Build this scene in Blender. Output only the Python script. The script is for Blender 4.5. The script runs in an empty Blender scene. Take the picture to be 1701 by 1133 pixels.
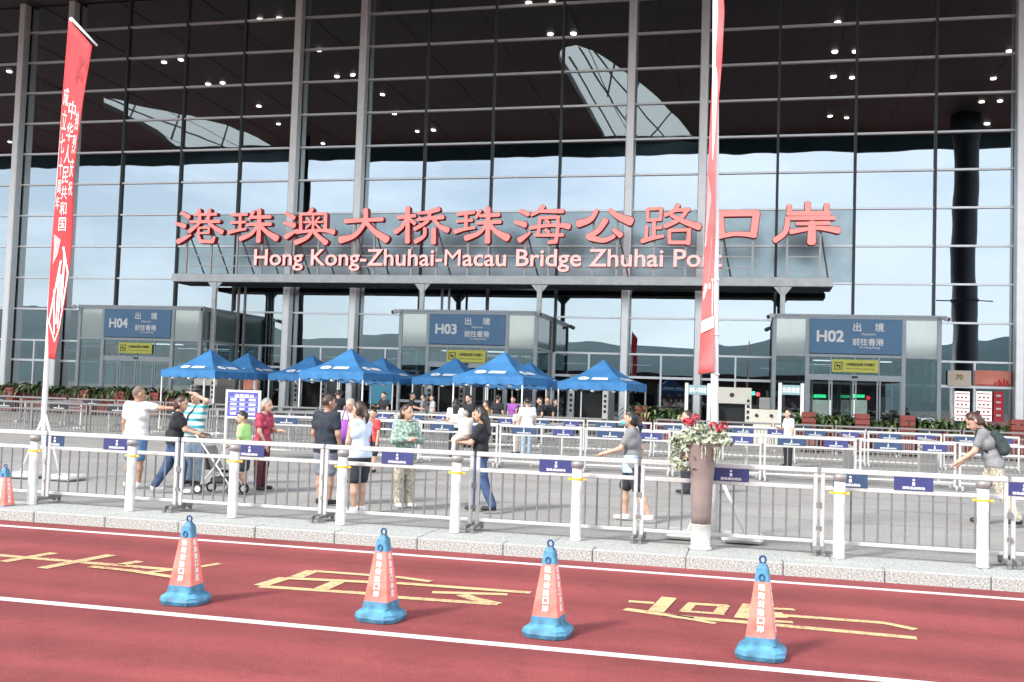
import bpy, math, random
import numpy as np
from mathutils import Vector, Matrix
random.seed(7); np.random.seed(7)
R = math.radians
S = bpy.context.scene
COL = S.collection

# ------------------------------------------------------------------ camera
EYE = 1.83                       # eye height above the plaza
D = 61.0                         # distance of the glass facade
FPX = 1700.0
def basis(yaw, pitch, roll):
    cy, sy, cp, sp = math.cos(yaw), math.sin(yaw), math.cos(pitch), math.sin(pitch)
    f = Vector((sy*cp, cy*cp, sp)); r = Vector((cy, -sy, 0)); u = r.cross(f)
    c, s = math.cos(roll), math.sin(roll)
    return c*r + s*u, -s*r + c*u, f
CR, CU, CF = basis(-0.23297, 0.04982, 0.03306)
cam = bpy.data.cameras.new('camera'); camo = bpy.data.objects.new('camera', cam); COL.objects.link(camo)
cam.sensor_width = 36; cam.lens = FPX/1701*36; cam.clip_end = 6000; cam.clip_start = .1
camo.matrix_world = Matrix(((CR.x, CU.x, -CF.x, 0), (CR.y, CU.y, -CF.y, 0), (CR.z, CU.z, -CF.z, EYE), (0, 0, 0, 1)))
S.camera = camo

# ------------------------------------------------------------------ light
SUN_EL, SUN_AZ = 36, -34        # sun behind the camera, to its left
w = bpy.data.worlds.new('World'); S.world = w; w.use_nodes = True
nt = w.node_tree; nt.nodes.clear()
N = nt.nodes.new; L = nt.links.new
out = N('ShaderNodeOutputWorld'); bg = N('ShaderNodeBackground'); bg.inputs[1].default_value = .11
sky = N('ShaderNodeTexSky'); sky.sky_type = 'NISHITA'; sky.sun_disc = False
sky.sun_elevation = R(SUN_EL); sky.sun_rotation = R(180+SUN_AZ); sky.dust_density = .7; sky.air_density = 1.1; sky.ozone_density = 2.0
tc = N('ShaderNodeTexCoord'); mp = N('ShaderNodeMapping'); mp.inputs['Scale'].default_value = (1, 1, 3.2)
ns = N('ShaderNodeTexNoise'); ns.inputs['Scale'].default_value = 3.4; ns.inputs['Detail'].default_value = 7; ns.inputs['Roughness'].default_value = .58
rp = N('ShaderNodeValToRGB'); rp.color_ramp.elements[0].position = .38; rp.color_ramp.elements[1].position = .66
mx = N('ShaderNodeMix'); mx.data_type = 'RGBA'
mx.inputs[7].default_value = (10.6, 11.1, 12.0, 1)
ml = N('ShaderNodeMath'); ml.operation = 'MULTIPLY_ADD'; ml.inputs[1].default_value = .55; ml.inputs[2].default_value = .50
L(tc.outputs['Generated'], mp.inputs[0]); L(mp.outputs[0], ns.inputs[0]); L(ns.outputs[0], rp.inputs[0]); L(rp.outputs[0], ml.inputs[0])
L(ml.outputs[0], mx.inputs[0]); L(sky.outputs[0], mx.inputs[6]); L(mx.outputs[2], bg.inputs[0]); L(bg.outputs[0], out.inputs[0])
sun = bpy.data.lights.new('sun', 'SUN'); sun.energy = 2.6; sun.angle = R(10); sun.color = (1, .95, .88)
suno = bpy.data.objects.new('sun', sun); COL.objects.link(suno)
az = R(SUN_AZ); sd = Vector((math.sin(az)*math.cos(R(SUN_EL)), -math.cos(az)*math.cos(R(SUN_EL)), math.sin(R(SUN_EL))))
suno.rotation_euler = sd.to_track_quat('Z', 'Y').to_euler()
vs = S.view_settings; S.display_settings.display_device = 'sRGB'; vs.view_transform = 'Standard'; vs.look = 'None'; vs.gamma = 1; vs.exposure = 1.08
vs.use_curve_mapping = False
S.render.engine = 'CYCLES'; S.cycles.max_bounces = 7; S.cycles.transparent_max_bounces = 10
S.cycles.caustics_reflective = False; S.cycles.caustics_refractive = False
S.cycles.use_denoising = True

# ------------------------------------------------------------------ pixel rays of the photograph -> places in the world
def ray(px, py): return CF + (float(px)-850.5)/FPX*CR - (float(py)-566.5)/FPX*CU
def G(px, py, z=0.0):            # where that ray meets the height z
    d = ray(px, py); t = (z-EYE)/d.z; return Vector((d.x*t, d.y*t, z))
def F(px, py, Y):                # where that ray meets the plane y = Y
    d = ray(px, py); t = Y/d.y; return Vector((d.x*t, Y, EYE+d.z*t))
def MZ(px, py, z):               # the point at height z seen mirrored in the facade along that ray
    d = ray(px, py); t = (z-EYE)/d.z; return Vector((d.x*t, 2*D-d.y*t, z))
def MD(px, py, dist):            # the point at mirrored depth dist
    d = ray(px, py); t = dist/d.y; return Vector((d.x*t, 2*D-dist, EYE+d.z*t))

# ------------------------------------------------------------------ materials
def mat(name, col, rough=.6, metal=0, var=.0, vscale=8, bump=0, bscale=40, spec=.5, emit=None, estr=0, col2=None, detail=4):
    m = bpy.data.materials.new(name); m.use_nodes = True; t = m.node_tree; p = t.nodes['Principled BSDF']
    c = (*col, 1); p.inputs['Base Color'].default_value = c; p.inputs['Roughness'].default_value = rough
    p.inputs['Metallic'].default_value = metal; p.inputs['Specular IOR Level'].default_value = spec
    if emit: p.inputs['Emission Color'].default_value = (*emit, 1); p.inputs['Emission Strength'].default_value = estr
    if var or bump:
        co = t.nodes.new('ShaderNodeTexCoord'); n = t.nodes.new('ShaderNodeTexNoise')
        n.inputs['Scale'].default_value = vscale; n.inputs['Detail'].default_value = detail
        t.links.new(co.outputs['Object'], n.inputs[0])
    if var:
        r = t.nodes.new('ShaderNodeValToRGB'); r.color_ramp.elements[0].position = .3; r.color_ramp.elements[1].position = .7
        k = col2 or tuple(max(0, x*(1-var)) for x in col); q = tuple(min(1, x*(1+var*.6)) for x in col)
        r.color_ramp.elements[0].color = (*k, 1); r.color_ramp.elements[1].color = (*q, 1)
        t.links.new(n.outputs[0], r.inputs[0]); t.links.new(r.outputs[0], p.inputs['Base Color'])
    if bump:
        n2 = t.nodes.new('ShaderNodeTexNoise'); n2.inputs['Scale'].default_value = bscale; n2.inputs['Detail'].default_value = 5
        t.links.new(co.outputs['Object'], n2.inputs[0])
        b = t.nodes.new('ShaderNodeBump'); b.inputs['Strength'].default_value = bump; b.inputs['Distance'].default_value = .01
        t.links.new(n2.outputs[0], b.inputs['Height']); t.links.new(b.outputs[0], p.inputs['Normal'])
    return m
def glass(name, refl, tint, wave=.0042, gcol=(.88, .94, .97), wscale=.42):
    m = bpy.data.materials.new(name); m.use_nodes = True; t = m.node_tree; t.nodes.clear()
    o = t.nodes.new('ShaderNodeOutputMaterial'); mixs = t.nodes.new('ShaderNodeMixShader')
    g = t.nodes.new('ShaderNodeBsdfGlossy'); g.inputs['Roughness'].default_value = .0; g.inputs['Color'].default_value = (*gcol, 1)
    tr = t.nodes.new('ShaderNodeBsdfTransparent'); tr.inputs['Color'].default_value = (*tint, 1)
    mixs.inputs[0].default_value = refl
    ge = t.nodes.new('ShaderNodeNewGeometry'); n = t.nodes.new('ShaderNodeTexNoise'); n.inputs['Scale'].default_value = wscale; n.inputs['Detail'].default_value = 1
    t.links.new(ge.outputs['Position'], n.inputs[0])
    b = t.nodes.new('ShaderNodeBump'); b.inputs['Strength'].default_value = 1; b.inputs['Distance'].default_value = wave
    t.links.new(n.outputs[0], b.inputs['Height']); t.links.new(b.outputs[0], g.inputs['Normal'])
    t.links.new(tr.outputs[0], mixs.inputs[1]); t.links.new(g.outputs[0], mixs.inputs[2]); t.links.new(mixs.outputs[0], o.inputs[0])
    return m
M = {}
M['steel'] = mat('brushed_steel', (.56, .56, .55), .40, .25, .12, 30)
M['steel_dark'] = mat('worn_steel', (.24, .235, .23), .45, .4, .2, 30)
M['white_metal'] = mat('white_painted_metal', (.66, .66, .64), .35, 0, .06, 6)
M['column'] = mat('pale_column_cladding', (.92, .91, .88), .42, .60, .05, 2)
M['mullion'] = mat('dark_mullion', (.06, .065, .068), .45, .3)
M['transom'] = mat('grey_transom', (.76, .77, .77), .35, .6)
M['frame_grey'] = mat('grey_aluminium', (.36, .39, .40), .4, .3, .08, 5)
M['beam'] = mat('sign_beam_paint', (.66, .68, .66), .5, .35, .12, 3)
M['dark'] = mat('dark_paint', (.025, .025, .027), .6)
M['interior'] = mat('interior_wall', (.060, .030, .026), .8, 0, .5, .25)
M['interior_floor'] = mat('interior_floor', (.16, .16, .15), .3)
M['interior_col'] = mat('interior_column', (.34, .38, .38), .7)
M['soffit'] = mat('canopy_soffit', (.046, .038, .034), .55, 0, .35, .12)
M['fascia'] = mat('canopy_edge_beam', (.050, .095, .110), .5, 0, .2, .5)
M['canopy_col'] = mat('canopy_column', (.020, .024, .035), .5)
M['glass'] = glass('facade_glass', .37, (.30, .33, .34), gcol=(.82, .93, 1.0))
M['door_glass'] = glass('door_glass', .30, (.66, .72, .72), .002)
M['spandrel'] = mat('spandrel_panel', (.36, .46, .49), .26, .5, .25, .5, spec=.7)
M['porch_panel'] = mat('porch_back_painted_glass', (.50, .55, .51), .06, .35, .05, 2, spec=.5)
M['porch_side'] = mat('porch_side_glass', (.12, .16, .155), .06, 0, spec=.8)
M['lamp'] = mat('lamp_glow', (1, .9, .8), .5, emit=(1, .86, .74), estr=6)
M['tube'] = mat('ceiling_light_glow', (1, 1, 1), .5, emit=(.92, .97, 1), estr=1.4)
M['tubewarm'] = mat('lit_panel_glow', (1, 1, 1), .5, emit=(1, .97, .92), estr=.45)
M['green'] = mat('exit_sign_glow', (.05, .8, .3), .5, emit=(.05, .9, .35), estr=1.5)
M['redglow'] = mat('red_signal_glow', (.9, .05, .08), .5, emit=(.95, .05, .08), estr=1.3)
M['letter'] = mat('sign_letter_face', (.88, .34, .30), .35, 0, .08, .6, emit=(1, .26, .23), estr=.36)  # faint glow added to brighten the red face
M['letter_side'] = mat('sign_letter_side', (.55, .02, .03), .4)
M['latin'] = mat('sign_latin_face', (.88, .42, .38), .35, 0, .05, 1, emit=(1, .52, .48), estr=.46)  # pink face brightened by a faint added glow
M['sign_blue'] = mat('sign_blue', (.095, .200, .330), .4, .1, .06, 1.5)
M['white'] = mat('white_print', (.82, .82, .80), .5)
M['black'] = mat('black_print', (.015, .015, .015), .5)
M['yellow_sign'] = mat('yellow_sign', (.62, .60, .10), .45, 0, .05, 3)
M['tent'] = mat('tent_cloth_blue', (.035, .175, .405), .75, 0, .28, 1.6, bump=.6, bscale=3.5)
M['tent_print'] = mat('tent_print_white', (.70, .76, .82), .7, 0, .15, 30)
M['red_cloth'] = mat('flag_cloth_red', (.62, .036, .042), .7, 0, .22, 1.3)
M['pink_cloth'] = mat('flag_cloth_faded_red', (.78, .17, .17), .7, 0, .22, 1.6, col2=(.72, .07, .07))
M['flag_dark'] = mat('flag_print_dark_red', (.30, .02, .025), .7)
M['cone_red'] = mat('cone_red_film', (.82, .27, .215), .45, 0, .14, 6, col2=(.70, .13, .10), detail=8)
M['cone_blue'] = mat('cone_blue_plastic', (.075, .255, .385), .55, 0, .40, 10, bump=.4, bscale=30, detail=8, col2=(.035, .13, .21))
M['cone_blue_dark'] = mat('cone_ring_blue', (.010, .060, .190), .5)
M['plate_blue'] = mat('barrier_plate_blue', (.040, .048, .165), .45, 0, .15, 8)
M['plate_navy'] = mat('barrier_plate_navy', (.030, .060, .130), .45, 0, .15, 8)
M['plate_black'] = mat('barrier_plate_black', (.015, .018, .026), .45)
M['amber'] = mat('amber_band', (.85, .50, .05), .45)
M['bollard'] = mat('bollard_enamel', (.66, .66, .63), .3, .1, .10, 5, col2=(.46, .45, .42))
M['cap'] = mat('bollard_cap', (.30, .29, .28), .4, .4)
M['pot'] = mat('planter_clay', (.25, .195, .180), .7, 0, .22, 3, bump=.2, bscale=20)
M['soil'] = mat('soil', (.05, .035, .025), .9)
M['leaf_pale'] = mat('variegated_leaf', (.46, .48, .36), .55, 0, .75, 22, col2=(.07, .11, .05))
M['leaf'] = mat('strap_leaf', (.050, .085, .032), .45, 0, .65, 3, col2=(.016, .030, .012))
M['leaf_yellow'] = mat('strap_leaf_pale', (.26, .27, .12), .5, 0, .4, 3)
M['petal'] = mat('red_petal', (.50, .035, .065), .55, 0, .3, 18)
M['box_red'] = mat('planter_red_brown', (.17, .035, .028), .65, 0, .3, 3)
M['pot_red'] = mat('faded_red_box', (.24, .045, .04), .65, 0, .3, 3)
M['beige'] = mat('scanner_beige', (.56, .54, .47), .5, 0, .06, 3)
M['grey'] = mat('mid_grey_paint', (.20, .21, .205), .55, 0, .15, 3)
M['screen'] = mat('dark_screen', (.030, .034, .036), .15)
M['board_blue'] = mat('board_blue', (.075, .080, .36), .5, 0, .2, 4)
M['cyan'] = mat('header_sign_cyan', (.22, .36, .40), .5, 0, .1, 5)
M['poster_cyan'] = mat('poster_cyan', (.12, .48, .66), .5)
M['poster_red'] = mat('poster_red', (.70, .03, .045), .5, 0, .2, 2)
M['poster_white'] = mat('poster_white', (.80, .79, .76), .5)
M['poster_pink'] = mat('poster_pink', (.78, .36, .36), .5, 0, .2, 2)
M['poster_cream'] = mat('poster_cream', (.78, .66, .54), .5, 0, .1, 2)
M['poster_orange'] = mat('poster_orange', (.80, .32, .22), .5, 0, .35, 1.2, col2=(.78, .18, .12))
M['gold'] = mat('gold_print', (.45, .24, .04), .5)
M['violet'] = mat('poster_violet', (.18, .03, .16), .5)
M['hill'] = mat('hazy_hill_woods', (.014, .058, .066), .9, 0, .4, .02, detail=8)  # bluish haze over the green woods is put into the base colour
M['dark_roof'] = mat('station_dark', (.012, .013, .014), .7)
M['tyre'] = mat('rubber', (.02, .02, .02), .7)
def cloth(name, c, var=.18, sc=14, col2=None, rough=.85): return mat(name, c, rough, 0, var, sc, bump=.5, bscale=16, col2=col2)

def asphalt(name, col, dark, sc=1.0, rough=.85, streak=0):
    m = bpy.data.materials.new(name); m.use_nodes = True; t = m.node_tree; p = t.nodes['Principled BSDF']; p.inputs['Roughness'].default_value = rough
    p.inputs['Specular IOR Level'].default_value = .3
    ge = t.nodes.new('ShaderNodeNewGeometry')
    n1 = t.nodes.new('ShaderNodeTexNoise'); n1.inputs['Scale'].default_value = .55*sc; n1.inputs['Detail'].default_value = 6; n1.inputs['Roughness'].default_value = .65
    n2 = t.nodes.new('ShaderNodeTexNoise'); n2.inputs['Scale'].default_value = 85*sc; n2.inputs['Detail'].default_value = 3
    n3 = t.nodes.new('ShaderNodeTexVoronoi'); n3.inputs['Scale'].default_value = 3.1*sc
    for n in (n1, n2, n3): t.links.new(ge.outputs['Position'], n.inputs[0])
    r1 = t.nodes.new('ShaderNodeValToRGB'); r1.color_ramp.elements[0].position = .32; r1.color_ramp.elements[1].position = .68
    r1.color_ramp.elements[0].color = (*dark, 1); r1.color_ramp.elements[1].color = (*col, 1)
    r2 = t.nodes.new('ShaderNodeValToRGB'); r2.color_ramp.elements[0].position = .30; r2.color_ramp.elements[1].position = .72
    r2.color_ramp.elements[0].color = (.66, .66, .66, 1); r2.color_ramp.elements[1].color = (1.18, 1.18, 1.18, 1)
    mm = t.nodes.new('ShaderNodeMix'); mm.data_type = 'RGBA'; mm.blend_type = 'MULTIPLY'; mm.inputs[0].default_value = 1
    t.links.new(n1.outputs[0], r1.inputs[0]); t.links.new(n2.outputs[0], r2.inputs[0])
    t.links.new(r1.outputs[0], mm.inputs[6]); t.links.new(r2.outputs[0], mm.inputs[7])
    r3 = t.nodes.new('ShaderNodeValToRGB'); r3.color_ramp.elements[0].position = .0; r3.color_ramp.elements[1].position = .045
    r3.color_ramp.elements[0].color = (1.5, 1.45, 1.4, 1); r3.color_ramp.elements[1].color = (1, 1, 1, 1)
    m2 = t.nodes.new('ShaderNodeMix'); m2.data_type = 'RGBA'; m2.blend_type = 'MULTIPLY'; m2.inputs[0].default_value = 1
    t.links.new(n3.outputs['Distance'], r3.inputs[0]); t.links.new(mm.outputs[2], m2.inputs[6]); t.links.new(r3.outputs[0], m2.inputs[7])
    t.links.new(m2.outputs[2], p.inputs['Base Color'])
    if streak:                     # tyre-polished bands and scattered stains along the lane
        mp = t.nodes.new('ShaderNodeMapping'); mp.inputs['Scale'].default_value = (.035, 1.5, 1); n4 = t.nodes.new('ShaderNodeTexNoise'); n4.inputs['Scale'].default_value = 1; n4.inputs['Detail'].default_value = 5
        n5 = t.nodes.new('ShaderNodeTexNoise'); n5.inputs['Scale'].default_value = 2.3; n5.inputs['Detail'].default_value = 9; n5.inputs['Roughness'].default_value = .7
        t.links.new(ge.outputs['Position'], mp.inputs[0]); t.links.new(mp.outputs[0], n4.inputs[0]); t.links.new(ge.outputs['Position'], n5.inputs[0])
        prev = m2.outputs[2]
        for nn, p0, p1, k0, k1 in ((n4, .35, .65, .74, 1.10), (n5, .32, .47, .82, 1.0)):
            rr = t.nodes.new('ShaderNodeValToRGB'); rr.color_ramp.elements[0].position = p0; rr.color_ramp.elements[1].position = p1; rr.color_ramp.elements[0].color = (k0, k0, k0, 1); rr.color_ramp.elements[1].color = (k1, k1, k1, 1)
            mq = t.nodes.new('ShaderNodeMix'); mq.data_type = 'RGBA'; mq.blend_type = 'MULTIPLY'; mq.inputs[0].default_value = 1
            t.links.new(nn.outputs[0], rr.inputs[0]); t.links.new(prev, mq.inputs[6]); t.links.new(rr.outputs[0], mq.inputs[7]); prev = mq.outputs[2]
        t.links.new(prev, p.inputs['Base Color'])
    b = t.nodes.new('ShaderNodeBump'); b.inputs['Strength'].default_value = .5; b.inputs['Distance'].default_value = .006
    t.links.new(n2.outputs[0], b.inputs['Height']); t.links.new(b.outputs[0], p.inputs['Normal'])
    return m
M['road'] = asphalt('red_asphalt', (.300, .068, .069), (.220, .047, .049), streak=1)
M['plaza'] = asphalt('grey_paving', (.350, .342, .328), (.265, .260, .250), .8)
M['ground'] = asphalt('far_ground', (.10, .10, .095), (.06, .06, .058), .3)
M['granite'] = mat('speckled_granite', (.50, .51, .48), .75, 0, .25, 55, bump=.4, bscale=60, detail=10, col2=(.13, .135, .13))
def road_paint(name, col, under, cut):
    m = bpy.data.materials.new(name); m.use_nodes = True; t = m.node_tree; p = t.nodes['Principled BSDF']; p.inputs['Roughness'].default_value = .75
    ge = t.nodes.new('ShaderNodeNewGeometry'); n1 = t.nodes.new('ShaderNodeTexNoise'); n1.inputs['Scale'].default_value = 26; n1.inputs['Detail'].default_value = 8; n1.inputs['Roughness'].default_value = .72
    n2 = t.nodes.new('ShaderNodeTexNoise'); n2.inputs['Scale'].default_value = 1.3; n2.inputs['Detail'].default_value = 4
    for n in (n1, n2): t.links.new(ge.outputs['Position'], n.inputs[0])
    ad = t.nodes.new('ShaderNodeMath'); ad.operation = 'MULTIPLY_ADD'; ad.inputs[1].default_value = .45; t.links.new(n2.outputs[0], ad.inputs[0]); t.links.new(n1.outputs[0], ad.inputs[2])
    r = t.nodes.new('ShaderNodeValToRGB'); e = r.color_ramp.elements; e[0].position = cut; e[1].position = cut+.10; e[0].color = (*under, 1); e[1].color = (*col, 1)
    e2 = e.new(cut+.3); e2.color = (*[min(1, c*1.08) for c in col], 1)
    t.links.new(ad.outputs[0], r.inputs[0]); t.links.new(r.outputs[0], p.inputs['Base Color']); return m
M['white_line'] = road_paint('worn_white_paint', (.62, .59, .57), (.34, .16, .16), .52)
M['yellow_line'] = road_paint('worn_yellow_paint', (.52, .39, .20), (.28, .10, .07), .58)

# ------------------------------------------------------------------ mesh helpers
class MB:
    def __init__(s): s.v = []; s.f = []; s.m = []
    def add(s, vs, fs, mi=0):
        b = len(s.v); s.v += [tuple(v) for v in vs]; s.f += [tuple(i+b for i in f) for f in fs]; s.m += [mi]*len(fs); return s
    def box(s, x0, x1, y0, y1, z0, z1, mi=0):
        vs = [(x, y, z) for z in (z0, z1) for y in (y0, y1) for x in (x0, x1)]
        return s.add(vs, [(0, 2, 3, 1), (4, 5, 7, 6), (0, 1, 5, 4), (2, 6, 7, 3), (0, 4, 6, 2), (1, 3, 7, 5)], mi)
    def cbox(s, x0, x1, y0, y1, z0, z1, b=.01, mi=0):     # bevelled box
        xs = ((x0, x1), (y0, y1), (z0, z1)); idx = {}; vs = []
        for i in (0, 1):
            for j in (0, 1):
                for k in (0, 1):
                    for a in range(3):
                        c = [xs[0][i], xs[1][j], xs[2][k]]
                        for q in range(3):
                            if q != a: c[q] += b if (i, j, k)[q] == 0 else -b
                        idx[(i, j, k, a)] = len(vs); vs.append(c)
        fs = []
        for a in range(3):
            p, q = [t for t in range(3) if t != a]
            for e in (0, 1):
                loop = []
                for (u, w_) in ((0, 0), (1, 0), (1, 1), (0, 1)):
                    k = [0, 0, 0]; k[a] = e; k[p] = u; k[q] = w_; loop.append(idx[(*k, a)])
                fs.append(loop)
        for a in range(3):
            p, q = [t for t in range(3) if t != a]
            for u in (0, 1):
                for w_ in (0, 1):
                    k0 = [0]*3; k1 = [0]*3; k0[a] = 0; k1[a] = 1; k0[p] = k1[p] = u; k0[q] = k1[q] = w_
                    fs.append([idx[(*k0, p)], idx[(*k1, p)], idx[(*k1, q)], idx[(*k0, q)]])
        for i in (0, 1):
            for j in (0, 1):
                for k in (0, 1): fs.append([idx[(i, j, k, 0)], idx[(i, j, k, 1)], idx[(i, j, k, 2)]])
        s.add(vs, fs, mi); s.fix = True; return s
    def tube(s, p0, p1, r0, r1=None, n=8, mi=0, cap=True):
        p0, p1 = Vector(p0), Vector(p1); r1 = r0 if r1 is None else r1
        d = (p1-p0).normalized(); a = d.orthogonal().normalized(); b = d.cross(a); vs = []
        for p, r in ((p0, r0), (p1, r1)):
            for k in range(n):
                t = 2*math.pi*(k+.5)/n; vs.append(p + a*(r*math.cos(t)) + b*(r*math.sin(t)))
        fs = [(k, (k+1) % n, n+(k+1) % n, n+k) for k in range(n)]
        if cap: fs += [tuple(range(n-1, -1, -1)), tuple(range(n, 2*n))]
        return s.add(vs, fs, mi)
    def path(s, pts, r, n=6, mi=0):
        pts = [Vector(p) for p in pts]; rs = r if isinstance(r, (list, tuple)) else [r]*len(pts); vs = []; a = None
        for i, p in enumerate(pts):
            d = (pts[min(i+1, len(pts)-1)]-pts[max(i-1, 0)]).normalized()
            a = d.orthogonal().normalized() if a is None else (a - d*a.dot(d)).normalized()
            b = d.cross(a)
            for k in range(n):
                t = 2*math.pi*k/n; vs.append(p+a*(rs[i]*math.cos(t))+b*(rs[i]*math.sin(t)))
        fs = [(i*n+k, i*n+(k+1) % n, (i+1)*n+(k+1) % n, (i+1)*n+k) for i in range(len(pts)-1) for k in range(n)]
        fs += [tuple(range(n-1, -1, -1)), tuple(range((len(pts)-1)*n, len(pts)*n))]
        return s.add(vs, fs, mi)
    def lathe(s, prof, n=20, c=(0, 0), mi=0):
        vs = []
        for r, z in prof:
            for k in range(n):
                t = 2*math.pi*k/n; vs.append((c[0]+r*math.cos(t), c[1]+r*math.sin(t), z))
        fs = [(i*n+k, i*n+(k+1) % n, (i+1)*n+(k+1) % n, (i+1)*n+k) for i in range(len(prof)-1) for k in range(n)]
        fs += [tuple(range(n-1, -1, -1)), tuple(range((len(prof)-1)*n, len(prof)*n))]
        return s.add(vs, fs, mi)
    def sphere(s, c, r, n=10, mi=0, sz=1):
        prof = [(max(1e-4, r*math.sin(math.pi*i/(n//2+1))), c[2]-r*sz*math.cos(math.pi*i/(n//2+1))) for i in range(n//2+2)]
        return s.lathe(prof, n, (c[0], c[1]), mi)
    def prism(s, pts, fn, d0, d1, mi=0, mside=None):   # a 2-D outline pushed through from depth d0 (front) to d1
        n = len(pts); vs = [fn(x, y, d0) for x, y in pts]+[fn(x, y, d1) for x, y in pts]
        ar = sum(pts[i][0]*pts[(i+1) % n][1]-pts[(i+1) % n][0]*pts[i][1] for i in range(n))
        s.add(vs, [tuple(range(n)), tuple(range(2*n-1, n-1, -1))], mi)
        s.f += [tuple(len(s.v)-2*n+i for i in (k, n+k, n+(k+1) % n, (k+1) % n)) for k in range(n)]
        s.m += [mi if mside is None else mside]*n
        return s
    def build(s, name, mats, parent=None, loc=(0, 0, 0), smooth=False, rz=0, fix=False):
        me = bpy.data.meshes.new(name); me.from_pydata(s.v, [], s.f)
        for m in (mats if isinstance(mats, (list, tuple)) else [mats]): me.materials.append(m)
        me.polygons.foreach_set('material_index', s.m)
        if smooth: me.polygons.foreach_set('use_smooth', [True]*len(s.f))
        if fix or getattr(s, 'fix', False):
            import bmesh
            b = bmesh.new(); b.from_mesh(me); bmesh.ops.recalc_face_normals(b, faces=b.faces); b.to_mesh(me); b.free()
        me.update()
        return put(name, me, parent, loc, rz)
def put(name, me, parent=None, loc=(0, 0, 0), rz=0):
    o = bpy.data.objects.new(name, me); COL.objects.link(o); o.parent = parent; o.location = loc; o.rotation_euler.z = rz
    return o
def tag(o, label=None, cat=None, group=None, kind=None):
    if label: o['label'] = label
    if cat: o['category'] = cat
    if group: o['group'] = group
    if kind: o['kind'] = kind
    return o
def thing(name, label, cat, loc=(0, 0, 0), rz=0, group=None):
    return tag(put(name, None, None, loc, rz), label, cat, group)
def kids(o): return [c for c in ALLKIDS.get(o.name, [])]
def copy_tree(o, parent=None):
    c = o.copy(); COL.objects.link(c); c.parent = parent
    for ch in list(o.children): copy_tree(ch, c)
    return c
def strip_mesh(pts, wd):           # flat ribbon outline of a polyline in the ground plane
    l, r = [], []
    for i, p in enumerate(pts):
        d = (Vector(pts[min(i+1, len(pts)-1)])-Vector(pts[max(i-1, 0)])).normalized(); n = Vector((-d.y, d.x))*wd/2
        l.append(Vector(p)+n); r.append(Vector(p)-n)
    return l+r[::-1]
NUM = ['first', 'second', 'third', 'fourth', 'fifth', 'sixth', 'seventh', 'eighth', 'ninth', 'tenth', 'eleventh', 'twelfth', 'thirteenth', 'fourteenth', 'fifteenth', 'sixteenth', 'seventeenth', 'eighteenth', 'nineteenth', 'twentieth']
TENS = ['', '', 'twenty', 'thirty', 'forty', 'fifty', 'sixty']
def word(i): return NUM[i] if i < 20 else TENS[(i+1)//10]+(' '+NUM[(i+1)%10-1] if (i+1) % 10 else 'th')
def nth(i, n):
    if i == 0: return 'leftmost'
    if i == n-1: return 'rightmost'
    return word(i)+' from the left'
_tc = {}
def text_mesh(body, size=1, extrude=.01, offset=0, spacing=1, key=None):
    k = (body, size, extrude, offset, spacing)
    if k in _tc: return _tc[k]
    c = bpy.data.curves.new('text', 'FONT'); c.body = body; c.size = size; c.extrude = extrude; c.offset = offset; c.space_character = spacing
    c.resolution_u = 3
    o = bpy.data.objects.new('text', c); COL.objects.link(o)
    dg = bpy.context.evaluated_depsgraph_get(); e = o.evaluated_get(dg); me = bpy.data.meshes.new_from_object(e)
    bpy.data.objects.remove(o); bpy.data.curves.remove(c)
    co = np.zeros(len(me.vertices)*3); me.vertices.foreach_get('co', co); co = co.reshape(-1, 3)
    lo, hi = (co.min(0), co.max(0)) if len(co) else (np.zeros(3), np.zeros(3))
    _tc[k] = (me, lo, hi); return _tc[k]
_bold = {}
def bold_text(body, b):
    """lettering thickened by four shifted strikes, each a hair prouder than the last"""
    me, lo, hi = text_mesh(body, 1, .02, 0)
    if not b: return me, lo, hi
    if (body, b) in _bold: return _bold[(body, b)]
    co = np.zeros(len(me.vertices)*3); me.vertices.foreach_get('co', co); co = co.reshape(-1, 3); fs = [tuple(p.vertices) for p in me.polygons]; V, Fc = [], []
    for q, (dx, dy) in enumerate(((-b, -b), (b, -b), (-b, b), (b, b), (0, 0))):
        n = len(V); c2 = co+np.array([dx, dy, 0]); c2[:, 2] *= 1+.14*q; V += c2.tolist(); Fc += [tuple(i+n for i in f) for f in fs]
    m2 = bpy.data.meshes.new('lettering'); m2.from_pydata(V, [], Fc); _bold[(body, b)] = (m2, lo-b, hi+b); return _bold[(body, b)]
def text_on(name, body, parent, cx, cz, y, height=None, width=None, mt=None, extrude=.01, offset=0, flip=1, rotx=90, sx=1):
    """flat lettering facing -y, centred at (cx, cz); height or width given in metres"""
    me, lo, hi = bold_text(body, offset)
    me = me.copy(); me.materials.clear(); me.materials.append(mt)
    sh = height/(hi[1]-lo[1]) if height else width/(hi[0]-lo[0])
    sw = width/(hi[0]-lo[0]) if width else sh*sx
    co = np.zeros(len(me.vertices)*3); me.vertices.foreach_get('co', co); co = co.reshape(-1, 3)
    X = (co[:, 0]-(lo[0]+hi[0])/2)*sw; Z = (co[:, 1]-(lo[1]+hi[1])/2)*sh; Yy = -co[:, 2]*extrude/.02
    me.vertices.foreach_set('co', np.stack([X, Yy, Z], 1).ravel().astype(np.float32)); me.update()
    return put(name, me, parent, (cx, y, cz))

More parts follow.
